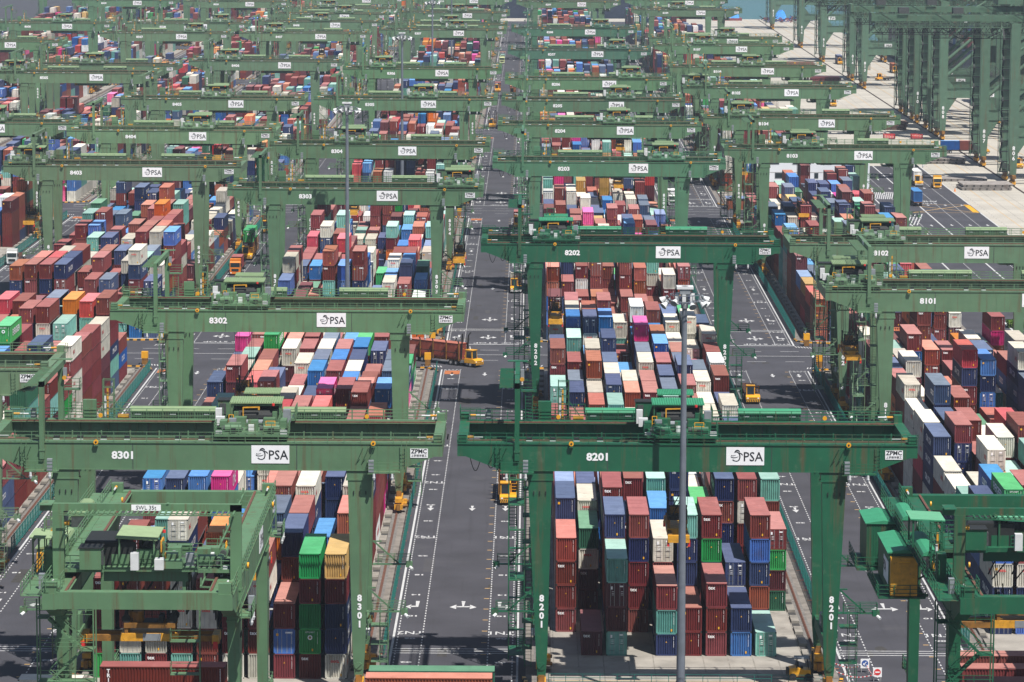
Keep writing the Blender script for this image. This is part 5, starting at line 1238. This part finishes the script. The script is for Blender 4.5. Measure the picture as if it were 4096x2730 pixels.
tractor(36.0, 553.0, 0, 'white lorry right of the stacks under crane 8203', 'cab_white', 'flat', [('w', HC, 6.06, 0.3, 'white container on the white lorry')], lorry=True)
tractor(46.0, 635.0, 0, 'yellow truck with striped bumper below the right end of crane 8203', trailer='flat', hazard=True)
tractor(-123.6, 402.0, 0, 'white lorry with empty trailer at the far left edge', 'cab_white', 'flat', lorry=True)
tractor(110.9, 618.0, 0, 'yellow truck with striped bumper and a white reefer, right of crane 8103 leg', trailer='flat', hazard=True, load=[('w', HC, CL, 0.2, 'white reefer container on the truck right of crane 8103')])
tractor(115.6, 612.0, 0, 'small yellow truck without trailer, right of the reefer truck', lorry=True, trailer=None)
tractor(103.8, 573.0, PI, 'yellow truck seen from behind with a blue container, below crane 8103 leg', trailer='flat', load=[('B', HC, CL, 0.2, 'blue container on the truck seen from behind')])
tractor(116.0, 968.0, 0, 'yellow truck on the wharf beside crane 8105', trailer='flat', load=[('r', HC, 6.06, 0.2, 'brick container on the truck beside crane 8105')])
tractor(145.5, 1272.0, 0, 'yellow truck with dark blue container on the distant wharf', trailer='flat', load=[('N', HC, CL, 0.2, 'dark blue container on the distant wharf truck')])
tractor(150.0, 1143.0, R(-70), 'yellow truck crossing the distant wharf under the quay cranes', trailer='flat')
tractor(164.5, 1200.0, 0, 'wharf truck with salmon container near the distant white one', trailer='flat', load=[('r', HC, CL, 0.2, 'salmon container on the wharf truck beside a white one')])
tractor(149.3, 682.0, 0, 'yellow truck at the right picture edge beside quay crane 806', trailer='flat')
tractor(147.5, 741.0, R(90), 'truck under quay crane 807 pulling a blue and a red container', trailer='flat', load=[('R', 0.0, 6.06, 0.2, '')] if False else None)
for off_, col_, lab_ in ((3.7, 'R', 'short red container beside the blue one on the truck under quay crane 807'), (9.9, 'B', 'short blue container on the truck under quay crane 807')):
    container((147.5-off_, 739.8, 1.29), HC, col_, lab_, 3, rz=PI/2, L=6.06, group='containers riding on trucks', wordside=False)
container((153.0, 1225.0, 0.05), HC, 'W', 'lone cream container standing on the distant wharf', 0, L=6.06)
container((169.5, 1195.0, 1.3), HC, 'w', 'white container standing beside the salmon one on the distant wharf', 0, L=6.06)
# forklift
def forklift(x, y, rz, label):
    e = empty('forklift', (x, y, 0.02), rz, label, 'forklift')
    b = MB(); b.prism([(-1.3, 0.5), (-1.3, 1.35), (-0.6, 1.5), (0.4, 1.25), (1.1, 1.2), (1.2, 0.5)], -0.75, 0.75, 'cab_yellow'); b.box(-1.6, -0.7, 0.5, -1.3, 0.7, 1.3, 'dark_metal_and_shade'); b.obj('body', e)
    b = MB()
    for xx, yy in ((-0.5, -0.65), (-0.5, 0.65), (0.95, -0.65), (0.95, 0.65)): b.bar((xx, yy, 1.2), (xx*0.8, yy, 2.5), 0.09, 'dark_metal_and_shade')
    b.box(-0.7, -0.75, 2.5, 0.95, 0.75, 2.58, 'grey_box'); b.obj('overhead_guard', e)
    b = MB(); b.box(-0.2, -0.3, 1.3, 0.3, 0.3, 1.5, 'dark_metal_and_shade'); b.box(-0.35, -0.3, 1.5, -0.2, 0.3, 2.0, 'dark_metal_and_shade'); b.obj('seat', e)
    b = MB()
    for yy in (-0.45, 0.45): b.box(1.3, yy-0.08, 0.1, 1.45, yy+0.08, 3.2, 'dark_metal_and_shade')
    for z in (0.5, 1.5, 2.6): b.box(1.3, -0.5, z, 1.42, 0.5, z+0.15, 'dark_metal_and_shade')
    b.obj('mast', e)
    b = MB()
    for yy in (-0.35, 0.35): b.box(1.45, yy-0.08, 0.1, 2.7, yy+0.08, 0.16, 'rod_grey')
    b.obj('fork', e)
    for xx in (-0.9, 0.85):
        for s in (-1, 1):
            w = MB(); w.tube((xx, s*0.6, 0.42), (xx, s*0.85, 0.42), 0.42, 'tyre', n=16); w.obj('wheel', e)
forklift(27.7, -11.5, 0, 'yellow forklift with dark overhead guard beside the right leg of crane 8201')
# road closure signs and tape
def road_sign(x, y, label, blue):
    e = empty('road_sign', (x, y, 0.01), 0, label, 'road sign', 'temporary road signs')
    b = MB(); b.box(-0.5, 0, 0.5, 0.5, 0.05, 1.6, 'sign_white')
    for s in (-0.4, 0.4): b.bar((s, 0.05, 0), (s, 0.05, 1.6), 0.06, 'rod_grey'); b.bar((s, 0.6, 0), (s, 0.05, 1.4), 0.05, 'rod_grey')
    b.obj('board', e); d = MB()
    pts = [(0.38*math.cos(i*PI/9), -0.012, 1.08+0.38*math.sin(i*PI/9)) for i in range(18)]; d.quad(pts, 'ship_blue' if blue else 'ink_red')
    if blue: d.bar((0.15, -0.03, 1.25), (-0.15, -0.03, 0.92), 0.08, 'ink_white'); d.bar((-0.18, -0.03, 0.9), (0.02, -0.03, 0.9), 0.07, 'ink_white'); d.bar((-0.18, -0.03, 0.9), (-0.18, -0.03, 1.1), 0.07, 'ink_white')
    else: d.box(-0.25, -0.03, 1.0, 0.25, -0.014, 1.15, 'ink_white')
    d.obj('symbol', e)
road_sign(35.4, -8.0, 'square white sign with a blue arrow disc on the right road', True)
road_sign(36.4, -12.4, 'square white sign with a red no-entry disc at the lower edge of the right road', False)
for (a, c, lb) in (((31.6, -6.2), (35.4, -8.0), 'red and white tape running left from the blue arrow sign'), ((35.6, -8.0), (36.3, -12.2), 'red and white tape joining the two road signs'), ((31.8, -11.4), (36.2, -12.6), 'red and white tape running left from the no-entry sign')):
    b = MB()
    for i in range(20):
        f, g = i/20, (i+1)/20; s = lambda u: 0.9-0.5*math.sin(PI*u)
        b.bar((a[0]+(c[0]-a[0])*f, a[1]+(c[1]-a[1])*f, s(f)), (a[0]+(c[0]-a[0])*g, a[1]+(c[1]-a[1])*g, s(g)), 0.05, 'ink_red' if i % 2 else 'ink_white', 0.09)
    tag(b.obj('warning_tape'), lb, 'warning tape')

e = empty('yard_fence', (0, -15.0, 0), 0, 'low green railing along the lower edge before the yard', 'fence')
b = MB(); railing(b, [(-1.0, 0, 0), (30, 0, 0)], 1.3, 1.9, 0.07, 'post_teal'); b.obj('rail_panel', e)

# ------------------------------------------------------------------ quay cranes
def make_quay():
    e = empty('quay_crane', (0, 0, 0)); col = 'crane_paint'
    for lx in (0, 30.0):
        for ly in (0, 17.0):
            l = MB(); s = 1 if lx == 0 else -1
            l.frust((lx-0.9, ly-0.8, lx+0.9, ly+0.8, 3.2), (lx-1.4, ly-1.0, lx+1.4, ly+1.0, 12.0), col)
            l.box(lx-1.4, ly-1.0, 12.0, lx+1.4, ly+1.0, 47.5, col)
            l.prism([(lx+s*1.4, 9.5), (lx+s*5.5, 15.6), (lx+s*5.5, 16.0), (lx+s*1.4, 21.0)], ly-0.5, ly+0.5, col) if True else None
            lo = l.obj('leg', e)
            b = MB(); b.box(lx-0.5, ly-3.8, 2.2, lx+0.5, ly+3.8, 3.2, 'grimy_yellow')
            for q in (-2.6, -0.9, 0.9, 2.6): b.box(lx-0.55, ly+q-0.7, 0.5, lx+0.55, ly+q+0.7, 1.4, 'yellow_paint'); b.tube((lx-0.3, ly+q, 0.5), (lx+0.3, ly+q, 0.5), 0.45, 'dark_metal_and_shade', n=10); b.box(lx-0.3, ly+q-0.3, 1.3, lx+0.3, ly+q+0.3, 2.3, 'grimy_yellow')
            b.obj('bogie', e)
    for ly in (0, 17.0):
        b = MB(); b.box(1.4, ly-0.75, 14.5, 28.6, ly+0.75, 17.0, col); b.obj('portal_beam', e)
        b = MB(); b.tube((1.0, ly, 22), (29, ly, 46), 0.6, col, n=12); b.tube((1.5, ly, 40), (14, ly, 47.5), 0.4, col, n=10) ; b.obj('brace', e)
        r = MB(); railing(r, [(1.4, ly-0.75, 17.0), (28.6, ly-0.75, 17.0)], 1.1, 2.0, 0.1, col); r.obj('railing', e)
    for lx in (0, 30.0):
        b = MB(); b.box(lx-0.9, 1.0, 4.0, lx+0.9, 16.0, 5.8, col); b.box(lx-0.7, 1.0, 46.0, lx+0.7, 16.0, 47.6, col); b.obj('sill_beam', e)
    for ly in (5.2, 11.8):
        b = MB(); b.box(-42, ly-0.5, 48.1, 75, ly+0.5, 49.7, col)
        b.obj('boom_girder', e)
        r = MB(); yo = ly+(-1.6 if ly < 8 else 1.6); r.box(-42, min(yo, ly), 48.0, 75, max(yo, ly), 48.1, col); railing(r, [(-42, yo, 48.1), (75, yo, 48.1)], 1.2, 2.0, 0.1, col); r.obj('boom_walkway', e)
    b = MB()
    for i in range(12): b.box(-41+i*6.5, 5.8, 49.0, -40.5+i*6.5, 11.2, 49.6, col)
    b.box(-42, 4.6, 47.4, -41, 12.4, 50.4, col); b.obj('cross_tie', e)
    for ly in (2.6, 14.4):
        b = MB(); b.box(-41, ly-0.5, 46.2, 30, ly+0.5, 46.4, col); railing(b, [(-41, ly-0.5, 46.4), (30, ly-0.5, 46.4)], 1.2, 1.6, 0.12, col); railing(b, [(-41, ly+0.5, 46.4), (30, ly+0.5, 46.4)], 1.2, 1.6, 0.12, 'dark_metal_and_shade')
        for i in range(24): b.bar((-40.5+i*3, ly-0.5, 46.2), (-39+i*3, ly-0.5, 44.2), 0.14, 'dark_metal_and_shade'); b.bar((-39+i*3, ly-0.5, 44.2), (-37.5+i*3, ly-0.5, 46.2), 0.14, 'dark_metal_and_shade'); b.bar((-40+i*3, ly, 46.4), (-40+i*3, ly, 48.6), 0.16, col)
        b.bar((-41, ly-0.5, 44.2), (30, ly-0.5, 44.2), 0.18, 'dark_metal_and_shade'); b.obj('service_walkway', e)
    for x0 in (-34, -18, 5, 18):
        b = MB(); b.box(x0, 4.0, 50.25, x0+3.0, 8.0, 52.0, 'dark_grey' if x0 % 4 else col); b.bar((x0+1, 3, 46.4), (x0-6, 3, 50.6), 0.35, col); b.bar((x0+1, 2.4, 47.4), (x0-6, 2.4, 51.6), 0.1, col); b.obj('sheave_platform', e)
    for x0 in (-36, -9):
        b = MB()
        for z in range(7): b.bar((x0, 2.2, 38+z*1.2), (x0+1.8, 2.2, 38+z*1.2), 0.1, col); b.bar((x0, 2.2, 38+z*1.2), (x0+1.8, 2.2, 39.2+z*1.2), 0.08, col)
        for q in (0, 1.8): b.bar((x0+q, 2.2, 38), (x0+q, 2.2, 46.4), 0.14, col)
        b.obj('hanging_ladder', e)
    b = MB(); b.box(4, 2.5, 50.6, 26, 14.5, 57, col); b.obj('machinery_house', e)
    b = MB()
    for i in range(14):
        x0 = -40+i*3.6
        for j in range(8): b.bar((x0+3.4*j/8, 3.2, 47.2-3.2*math.sin(PI*j/8)), (x0+3.4*(j+1)/8, 3.2, 47.2-3.2*math.sin(PI*(j+1)/8)), 0.16, 'black_cable')
    b.box(-41, 3.0, 47.2, 12, 3.3, 47.5, 'dark_metal_and_shade')
    b.obj('festoon_cable', e)
    b = MB()
    for i in range(12):
        for side in (2.0, ): pass
    t = b
    x0, x1, y0, y1 = -4.2, -1.6, -1.0, 2.2; z = 4
    i = 0
    while z < 46:
        t.box(x0, y0, z, x1, y1, z+0.1, 'dark_metal_and_shade'); railing(t, [(x0, y0, z), (x1, y0, z)], 1.1, 1.3, 0.09, col, mid=1)
        ya, yb = (y0, y1) if i % 2 else (y1, y0)
        t.bar((x0+0.7, ya, z), (x0+0.7, yb, z+3), 0.5, 'dark_metal_and_shade', 0.12); t.bar((x0+0.2, ya, z+1), (x0+0.2, yb, z+4), 0.09, col); z += 3; i += 1
    for x in (x0, x1):
        for y in (y0, y1): t.bar((x, y, 3), (x, y, 46), 0.16, col)
    t.obj('stair_tower', e)
    b = MB(); b.box(1.4, 16, 21, 3.4, 18, 45, 'dark_grey')
    for z in range(21, 45, 3): b.box(1.2, 15.5, z, 4.4, 15.7, z+0.15, col)
    b.obj('lift_shaft', e)
    b = MB(); b.tube((21, 1.0, 20.6), (21, 1.5, 20.6), 0.6, 'dark_grey', n=14)
    for i in range(28):
        a = i*PI/14; a2 = (i+1)*PI/14; b.bar((21, 1.2, 20.6), (21+3.2*math.cos(a), 1.2, 20.6+3.2*math.sin(a)), 0.1, 'dark_grey'); b.bar((21+3.2*math.cos(a), 1.2, 20.6+3.2*math.sin(a)), (21+3.2*math.cos(a2), 1.2, 20.6+3.2*math.sin(a2)), 0.16, 'dark_grey')
    b.obj('cable_reel', e)
    b = MB(); b.bar((2, 5.2, 47.5), (-8, 5.2, 43), 0.3, 'dark_metal_and_shade'); b.bar((-8, 5.2, 43), (-16, 5.2, 43), 0.3, 'dark_metal_and_shade'); b.bar((-16, 5.2, 43), (-24, 5.2, 47.5), 0.3, 'dark_metal_and_shade')
    railing(b, [(-24, 4.2, 43.2), (0, 4.2, 43.2)], 1.5, 2.0, 0.12, 'dark_metal_and_shade'); b.box(-24, 4.0, 43.0, 0, 6.0, 43.15, 'dark_metal_and_shade')
    b.obj('hanging_gangway', e)
    b = MB(); b.box(-1.42, -0.75, 24, -1.40, 0, 25, col); b.box(14, -0.82, 14.9, 17.5, -0.78, 16.5, 'sign_white'); b.add(text('PSA', 1.4, 0.02), front(15.9, -0.85, 15.65), 'ink_black'); b.obj('company_sign', e)
    return e
qp = make_quay()
freeze_kids()
QC = [(623.3, '806', OLD), (690.8, '807', OLD), (800.0, '808', OLD), (834.8, '809', OLD), (879.4, '810', OLD), (919.1, '811', OLD), (1083.0, '813', OLD), (1293.3, '815', OLD), (1431.2, '816', OLD), (1647.7, '817', OLD), (1140.0, '814', OLD)]
for i, (y, n, c0) in enumerate(QC):
    r = qp if i == 0 else copy_tree(qp)
    r.location = (139.0, y, 0)
    tag(r, ['nearest green quay crane, number 806 on its leg, right edge', 'green quay crane with 807 on its leg, second from the right edge', 'green quay crane with 808 on its leg, above the blue side-on container', 'green quay crane with 809 on its leg, left of 808', 'green quay crane tenth in row, left of 809', 'green quay crane between 813 and 809, leftmost of the dense row', 'green quay crane with 813 on its leg, above the flat trailer', 'quay crane beyond the red hatch covers, left of 813', 'quay crane second from the far end of the wharf', 'farthest quay crane, standing against the water', 'quay crane just behind the one marked 813'][i], 'quay crane', 'quay cranes on the wharf')
    v = 1.0+0.06*(i % 4); c = (0.072*v, 0.140*v, 0.090*v)
    b = MB()
    for k, ch_ in enumerate(n): b.add(text(ch_, 1.6, 0.04), front(0.0, -0.92-0.12, 11.0-k*1.5), 'ink_white')
    b.obj('crane_number', r)
    for o in bpy.data.objects:
        if o.parent is r: o.color = (*c, 1)
# ------------------------------------------------------------------ things on the wharf
def hatch(x, y, rz, w, l, n, m, label):
    e = empty('hatch_cover_stack', (x, y, 0.02), rz, label, 'hatch cover', 'ship hatch covers laid on the wharf')
    for i in range(n):
        b = MB(); o = 0.35*((i*37) % 3-1); z = i*0.95
        b.box(-w/2+o, -l/2, z+0.18, w/2+o, l/2, z+0.85, m); b.box(-w/2+o-0.15, -l/2-0.15, z+0.66, w/2+o+0.15, l/2+0.15, z+0.78, m)
        for q in range(7): b.box(-w/2+o+1+q*(w-2)/6-0.2, -l/2-0.2, z+0.3, -w/2+o+1+q*(w-2)/6+0.2, -l/2, z+0.62, 'dark_metal_and_shade')
        for q in range(4): b.box(-w/2+o+0.5, -l/2+0.5+q*(l-1)/4, z+0.86, w/2+o-0.5, -l/2+0.7+q*(l-1)/4, z+0.92, m); b.box(-w/2+0.3+q*w/4, -l/2+0.2, z+0.0, -w/2+0.8+q*w/4, l/2-0.2, z+0.18, 'dark_metal_and_shade')
        b.obj('hatch_cover', e)
hatch(129.5, 612.0, R(2), 14.5, 11, 2, 'hatch_steel', 'nearest pale grey stack of steel hatch covers on the wharf')
hatch(127.0, 640.0, R(-4), 13.5, 9, 1, 'hatch_steel', 'single grey hatch cover just behind the nearest grey stack')
hatch(127.5, 706.0, R(3), 14.0, 14, 2, 'hatch_steel', 'low grey stack of hatch covers behind crane 8103 right end')
hatch(124.0, 850.0, R(0), 15.5, 11, 3, 'hatch_rust', 'rusty brown stack of hatch covers beside crane 8104')
hatch(124.5, 1120.0, R(1), 14.0, 11, 3, 'hatch_red', 'dark red stack of hatch covers right of crane 8106')
hatch(122.5, 1240.0, R(-1), 15.0, 12, 3, 'hatch_red', 'dark red stack of hatch covers right of crane 8107')
for x, y, l in ((121.0, 803, 'left'), (130.5, 803, 'right')):
    e = empty('twistlock_bin', (x, y, 0.02), 0, 'flat red lashing bin on the wharf, %s of the pair' % l, 'bin', 'red lashing bins'); b = MB()
    railing(b, [(-1.9, -1.6, 0.3), (1.9, -1.6, 0.3), (1.9, 1.6, 0.3), (-1.9, 1.6, 0.3), (-1.9, -1.6, 0.3)], 1.3, 0.8, 0.14, 'ink_red'); b.box(-1.9, -1.6, 0.1, 1.9, 1.6, 0.3, 'hatch_red'); b.obj('frame', e)
e = empty('traffic_cone', (119.6, 603, 0.01), 0, 'small orange traffic cone beside the wharf road', 'traffic cone'); b = MB(); b.tube((0, 0, 0.05), (0, 0, 0.95), 0.28, 'cab_orange', 0.06, n=12); b.box(-0.35, -0.35, 0, 0.35, 0.35, 0.06, 'cab_orange'); b.obj('cone', e)
e = empty('tarpaulin_pile', (119.0, 1772, 0), 0, 'bright blue tarpaulin heap at the far water edge', 'tarpaulin'); b = MB(); rg = random.Random(3); n = 26; m = 8
def hill(b, cx, cy, w, l, h, mt_):
    V = [[(cx-w/2+w*i/n, cy-l/2+l*j/m, 1.5+h*(max(0,math.sin(PI*i/n))**0.5)*(max(0,math.sin(PI*j/m))**0.4)*(0.8+0.25*rg.random())) for j in range(m+1)] for i in range(n+1)]
    for i in range(n):
        for j in range(m): b.quad([V[i][j], V[i+1][j], V[i+1][j+1], V[i][j+1]], mt_)
hill(b, 0, 0, 15, 9, 6.5, 'tarp_blue'); b.obj('cover', e); b = MB(); b.box(-9, -5, 0, 9, 5, 1.6, 'hatch_red'); b.obj('load', e)
e = empty('tarpaulin_pile', (152.0, 1768, 0), 0, 'smaller blue tarpaulin heap among red gear by the water', 'tarpaulin'); b = MB(); hill(b, 0, 0, 7, 7, 5.5, 'tarp_blue'); b.obj('cover', e)
b = MB(); rg = random.Random(8)
for i in range(170):
    x = rg.uniform(140, 172); y = rg.uniform(1735, 1775); z = rg.uniform(0.3, 2.2); b.bar((x, y, z), (x+rg.uniform(-2.5, 2.5), y+rg.uniform(-2, 2), z+rg.uniform(-0.3, 1.2)), 0.4, rg.choice(['hatch_red', 'hatch_red', 'ship_navy', 'ship_blue', 'dark_metal_and_shade']))
tag(b.obj('lashing_gear'), 'tangle of red and blue lashing gear piled near the water', 'lashing gear', kind='stuff')
# white office building
e = empty('office_building', (76.5, 588, 0), 0, 'white flat-fronted building with dark strip windows behind crane 8103', 'building')
b = MB(); b.box(-14.5, 0, 0, 13.5, 16, 13.0, 'wall_white'); b.box(13.5, 1.5, 0, 17.0, 14, 9.0, 'wall_white'); b.box(-14.8, -0.3, 12.6, 13.8, 16.3, 13.4, 'wall_white')
for z in (3.3, 6.6, 9.9): b.box(-14.5, -0.05, z-0.04, 13.5, 0, z+0.04, 'plinth_concrete')
b.obj('wall', e)
for z, L_ in ((5.0, ((-10, -7), (-3.5, -1.2), (1.2, 2.2), (6.2, 7.8))), (9.0, ((-12, -9), (-5, 0), (3, 6))), (1.8, ((-11.5, -8.5),)), ):
    for a, c in L_:
        f = MB(); f.box(a-0.1, -0.10, z-0.1, c+0.1, -0.02, z+1.5, 'grey_box'); o = f.obj('window', e); g = MB(); g.box(a, -0.13, z, c, -0.09, z+1.4, 'glass_dark'); g.obj('pane', o)
b = MB(); b.box(9.5, -0.35, 0, 10.7, 0, 11, 'white_box'); b.obj('downpipe', e)
e = empty('site_office', (54.5, 545, 0), 0, 'small red and white site cabin beside the left leg of crane 8103', 'cabin'); b = MB(); b.box(-4, 0, 0, 8, 6, 3.0, 'cr'); b.box(-4.3, -0.3, 3.0, 8.3, 6.3, 3.2, 'tL'); b.obj('wall', e)
for x in (-2, 2, 5): b = MB(); b.box(x, -0.06, 1, x+1.4, 0.0, 2.2, 'glass_dark'); b.obj('window', e)
# gate canopy, hedge, TL1 sign
e = empty('gate_canopy', (91.5, 630, 0), 0, 'teal-roofed gate shelter beside the hedge and TL1 board', 'shelter'); b = MB(); b.box(-2, -3, 3.4, 3.2, 4, 3.8, 'fence_teal'); b.box(1.0, -9, 3.0, 5.0, -4, 3.2, 'grey_box'); b.obj('roof', e)
for x, y in ((-1.5, -2.5), (2.8, -2.5), (-1.5, 3.5), (2.8, 3.5), (1.5, -8.5), (4.5, -8.5)): b = MB(); b.bar((x, y, 0), (x, y, 3.4), 0.2, 'fence_teal'); b.obj('post', e)
e = empty('lane_board', (96.5, 634, 0), 0, 'small dark red board reading TL1 beside the wharf road', 'sign'); b = MB(); b.box(-0.95, 0, 3.6, 0.95, 0.1, 5.2, 'cS'); b.bar((0, 0.1, 0), (0, 0.1, 3.6), 0.12, 'pole_grey'); b.obj('board', e); b = MB(); b.add(text('TL1', 1.2, 0.02), front(0, -0.02, 4.4), 'ink_white'); b.obj('lettering', e)
def hedge(x, y, w, l, h, label):
    e = empty('hedge', (x, y, 0), 0, label, 'hedge', 'clipped hedges beside the wharf road'); b = MB(); rg = random.Random(int(x*10))
    for i in range(2600):
        px, py, pz = rg.uniform(-w/2, w/2), rg.uniform(-l/2, l/2), rg.uniform(0.1, h)
        if rg.random() < 0.6: pz = h+rg.uniform(-0.2, 0.15)
        d = Vector((rg.uniform(-1, 1), rg.uniform(-1, 1), rg.uniform(-1, 1))).normalized()*0.22; u = d.cross(Vector((0.3, 0.5, 1))).normalized()*0.14
        p = Vector((px, py, pz)); b.quad([p-d, p-u, p+d, p+u], 'leaf' if rg.random() < 0.5 else 'leaf_light')
    b.obj('foliage', e); s = MB()
    for i in range(8): s.bar((-w/2+0.4+i*(w-0.8)/7, 0, 0), (-w/2+0.4+i*(w-0.8)/7, 0, h*0.7), 0.08, 'rail_rust')
    s.obj('stem', e)
hedge(93.6, 607, 3.2, 7, 1.4, 'near bright green clipped hedge beside crane 8103 leg'); hedge(92.6, 618, 2.6, 6, 1.6, 'far bright green clipped hedge below the gate shelter'); hedge(98.0, 300, 9, 4, 1.2, 'green hedge behind the right end of crane 8101 beside white hatching')
b = MB()
for i in range(12): b.bar((95.6+0.1*i, 604-0.1*i, 0.3) if False else (95.4, 600+i*1.8, 0.3), (95.4, 601.8+i*1.8, 0.3), 0.35, 'ink_red' if i % 2 else 'ink_white', 0.5)
tag(b.obj('barrier'), 'red and white kerb barrier beside the hedge', 'barrier')
# ships at the far end and along the quay
def ship(name, x0, x1, y0, y1, h, m, label, boxes=True, bow=True):
    e = empty('container_ship', ((x0+x1)/2, (y0+y1)/2, -2.5), 0, label, 'ship', 'container ships moored around the terminal')
    cx, cy = (x0+x1)/2, (y0+y1)/2; b = MB()
    if (x1-x0) > (y1-y0):
        pl = [(x0-cx, y0-cy), (x1-cx-18, y0-cy), (x1-cx, 0), (x1-cx-18, y1-cy), (x0-cx, y1-cy)]
    else: pl = [(x0-cx, y0-cy), (x1-cx, y0-cy), (x1-cx, y1-cy), (x0-cx, y1-cy)]
    n = len(pl); k = b.mi(m[0]); i0 = len(b.v)
    for z in (0, h): b.v += [(a, c, z) for a, c in pl]
    b.f.append(tuple(i0+n+j for j in range(n))); b.m.append(k)
    for j in range(n): b.f.append((i0+j, i0+(j+1) % n, i0+n+(j+1) % n, i0+n+j)); b.m.append(k)
    b.obj('hull', e)
    if len(m) > 1: b = MB(); b.box(x0-cx-0.15, y0-cy-0.15, h*0.55, x1-cx+0.15, y1-cy+0.15, h+0.1, m[1]); b.obj('upper_hull', e)
    b = MB(); w = x1-x0; l = y1-y0; rg = random.Random(4)
    if boxes:
        if w > l:
            for i in range(int((w-60)/13)):
                for j in range(int((l-6)/2.6)):
                    for t in range(rg.choice((1, 2, 3))): b.box(x0-cx+20+i*13, y0-cy+3+j*2.6, h+t*2.7, x0-cx+32.2+i*13, y0-cy+5.4+j*2.6, h+t*2.7+2.6, 'c'+rg.choice(PALW))
        else:
            for j in range(int((l-20)/13)):
                for i in range(int((w-6)/2.6)):
                    for t in range(rg.choice((3, 4, 5, 6))): b.box(x0-cx+3+i*2.6, y0-cy+10+j*13, h+t*2.7, x0-cx+5.4+i*2.6, y0-cy+22.2+j*13, h+t*2.7+2.6, 'c'+rg.choice(PALW))
        o = b.obj('deck_cargo', e); tag(o, kind='stuff')
ship('s', -62, 118, 1796, 1836, 17, ['ship_navy'], 'dark navy container ship moored across the far end of the terminal')
ship('s', 178, 222, 560, 1010, 21, ['ship_blue', 'ship_magenta'], 'magenta and blue ship hull glimpsed between the quay cranes at right')
ship('s', 178, 220, 1060, 1420, 20, ['ship_navy'], 'dark ship with cargo beyond the distant quay cranes')
# ------------------------------------------------------------------ haze
b = MB(); b.box(-900, -420, -4, 620, 2300, 96, 'water')
me = b.mesh('haze'); hm = bpy.data.materials.new('haze'); hm.use_nodes = True; nt = hm.node_tree; nt.nodes.remove(nt.nodes['Principled BSDF'])
pv = nt.nodes.new('ShaderNodeVolumePrincipled'); pv.inputs['Density'].default_value = 0.00009; pv.inputs['Color'].default_value = (0.74, 0.86, 1.0, 1); pv.inputs['Anisotropy'].default_value = 0.2
nt.links.new(pv.outputs[0], nt.nodes['Material Output'].inputs['Volume'])
me.materials.clear(); me.materials.append(hm)
ho = bpy.data.objects.new('haze', me); COL.objects.link(ho); ho['kind'] = 'stuff'
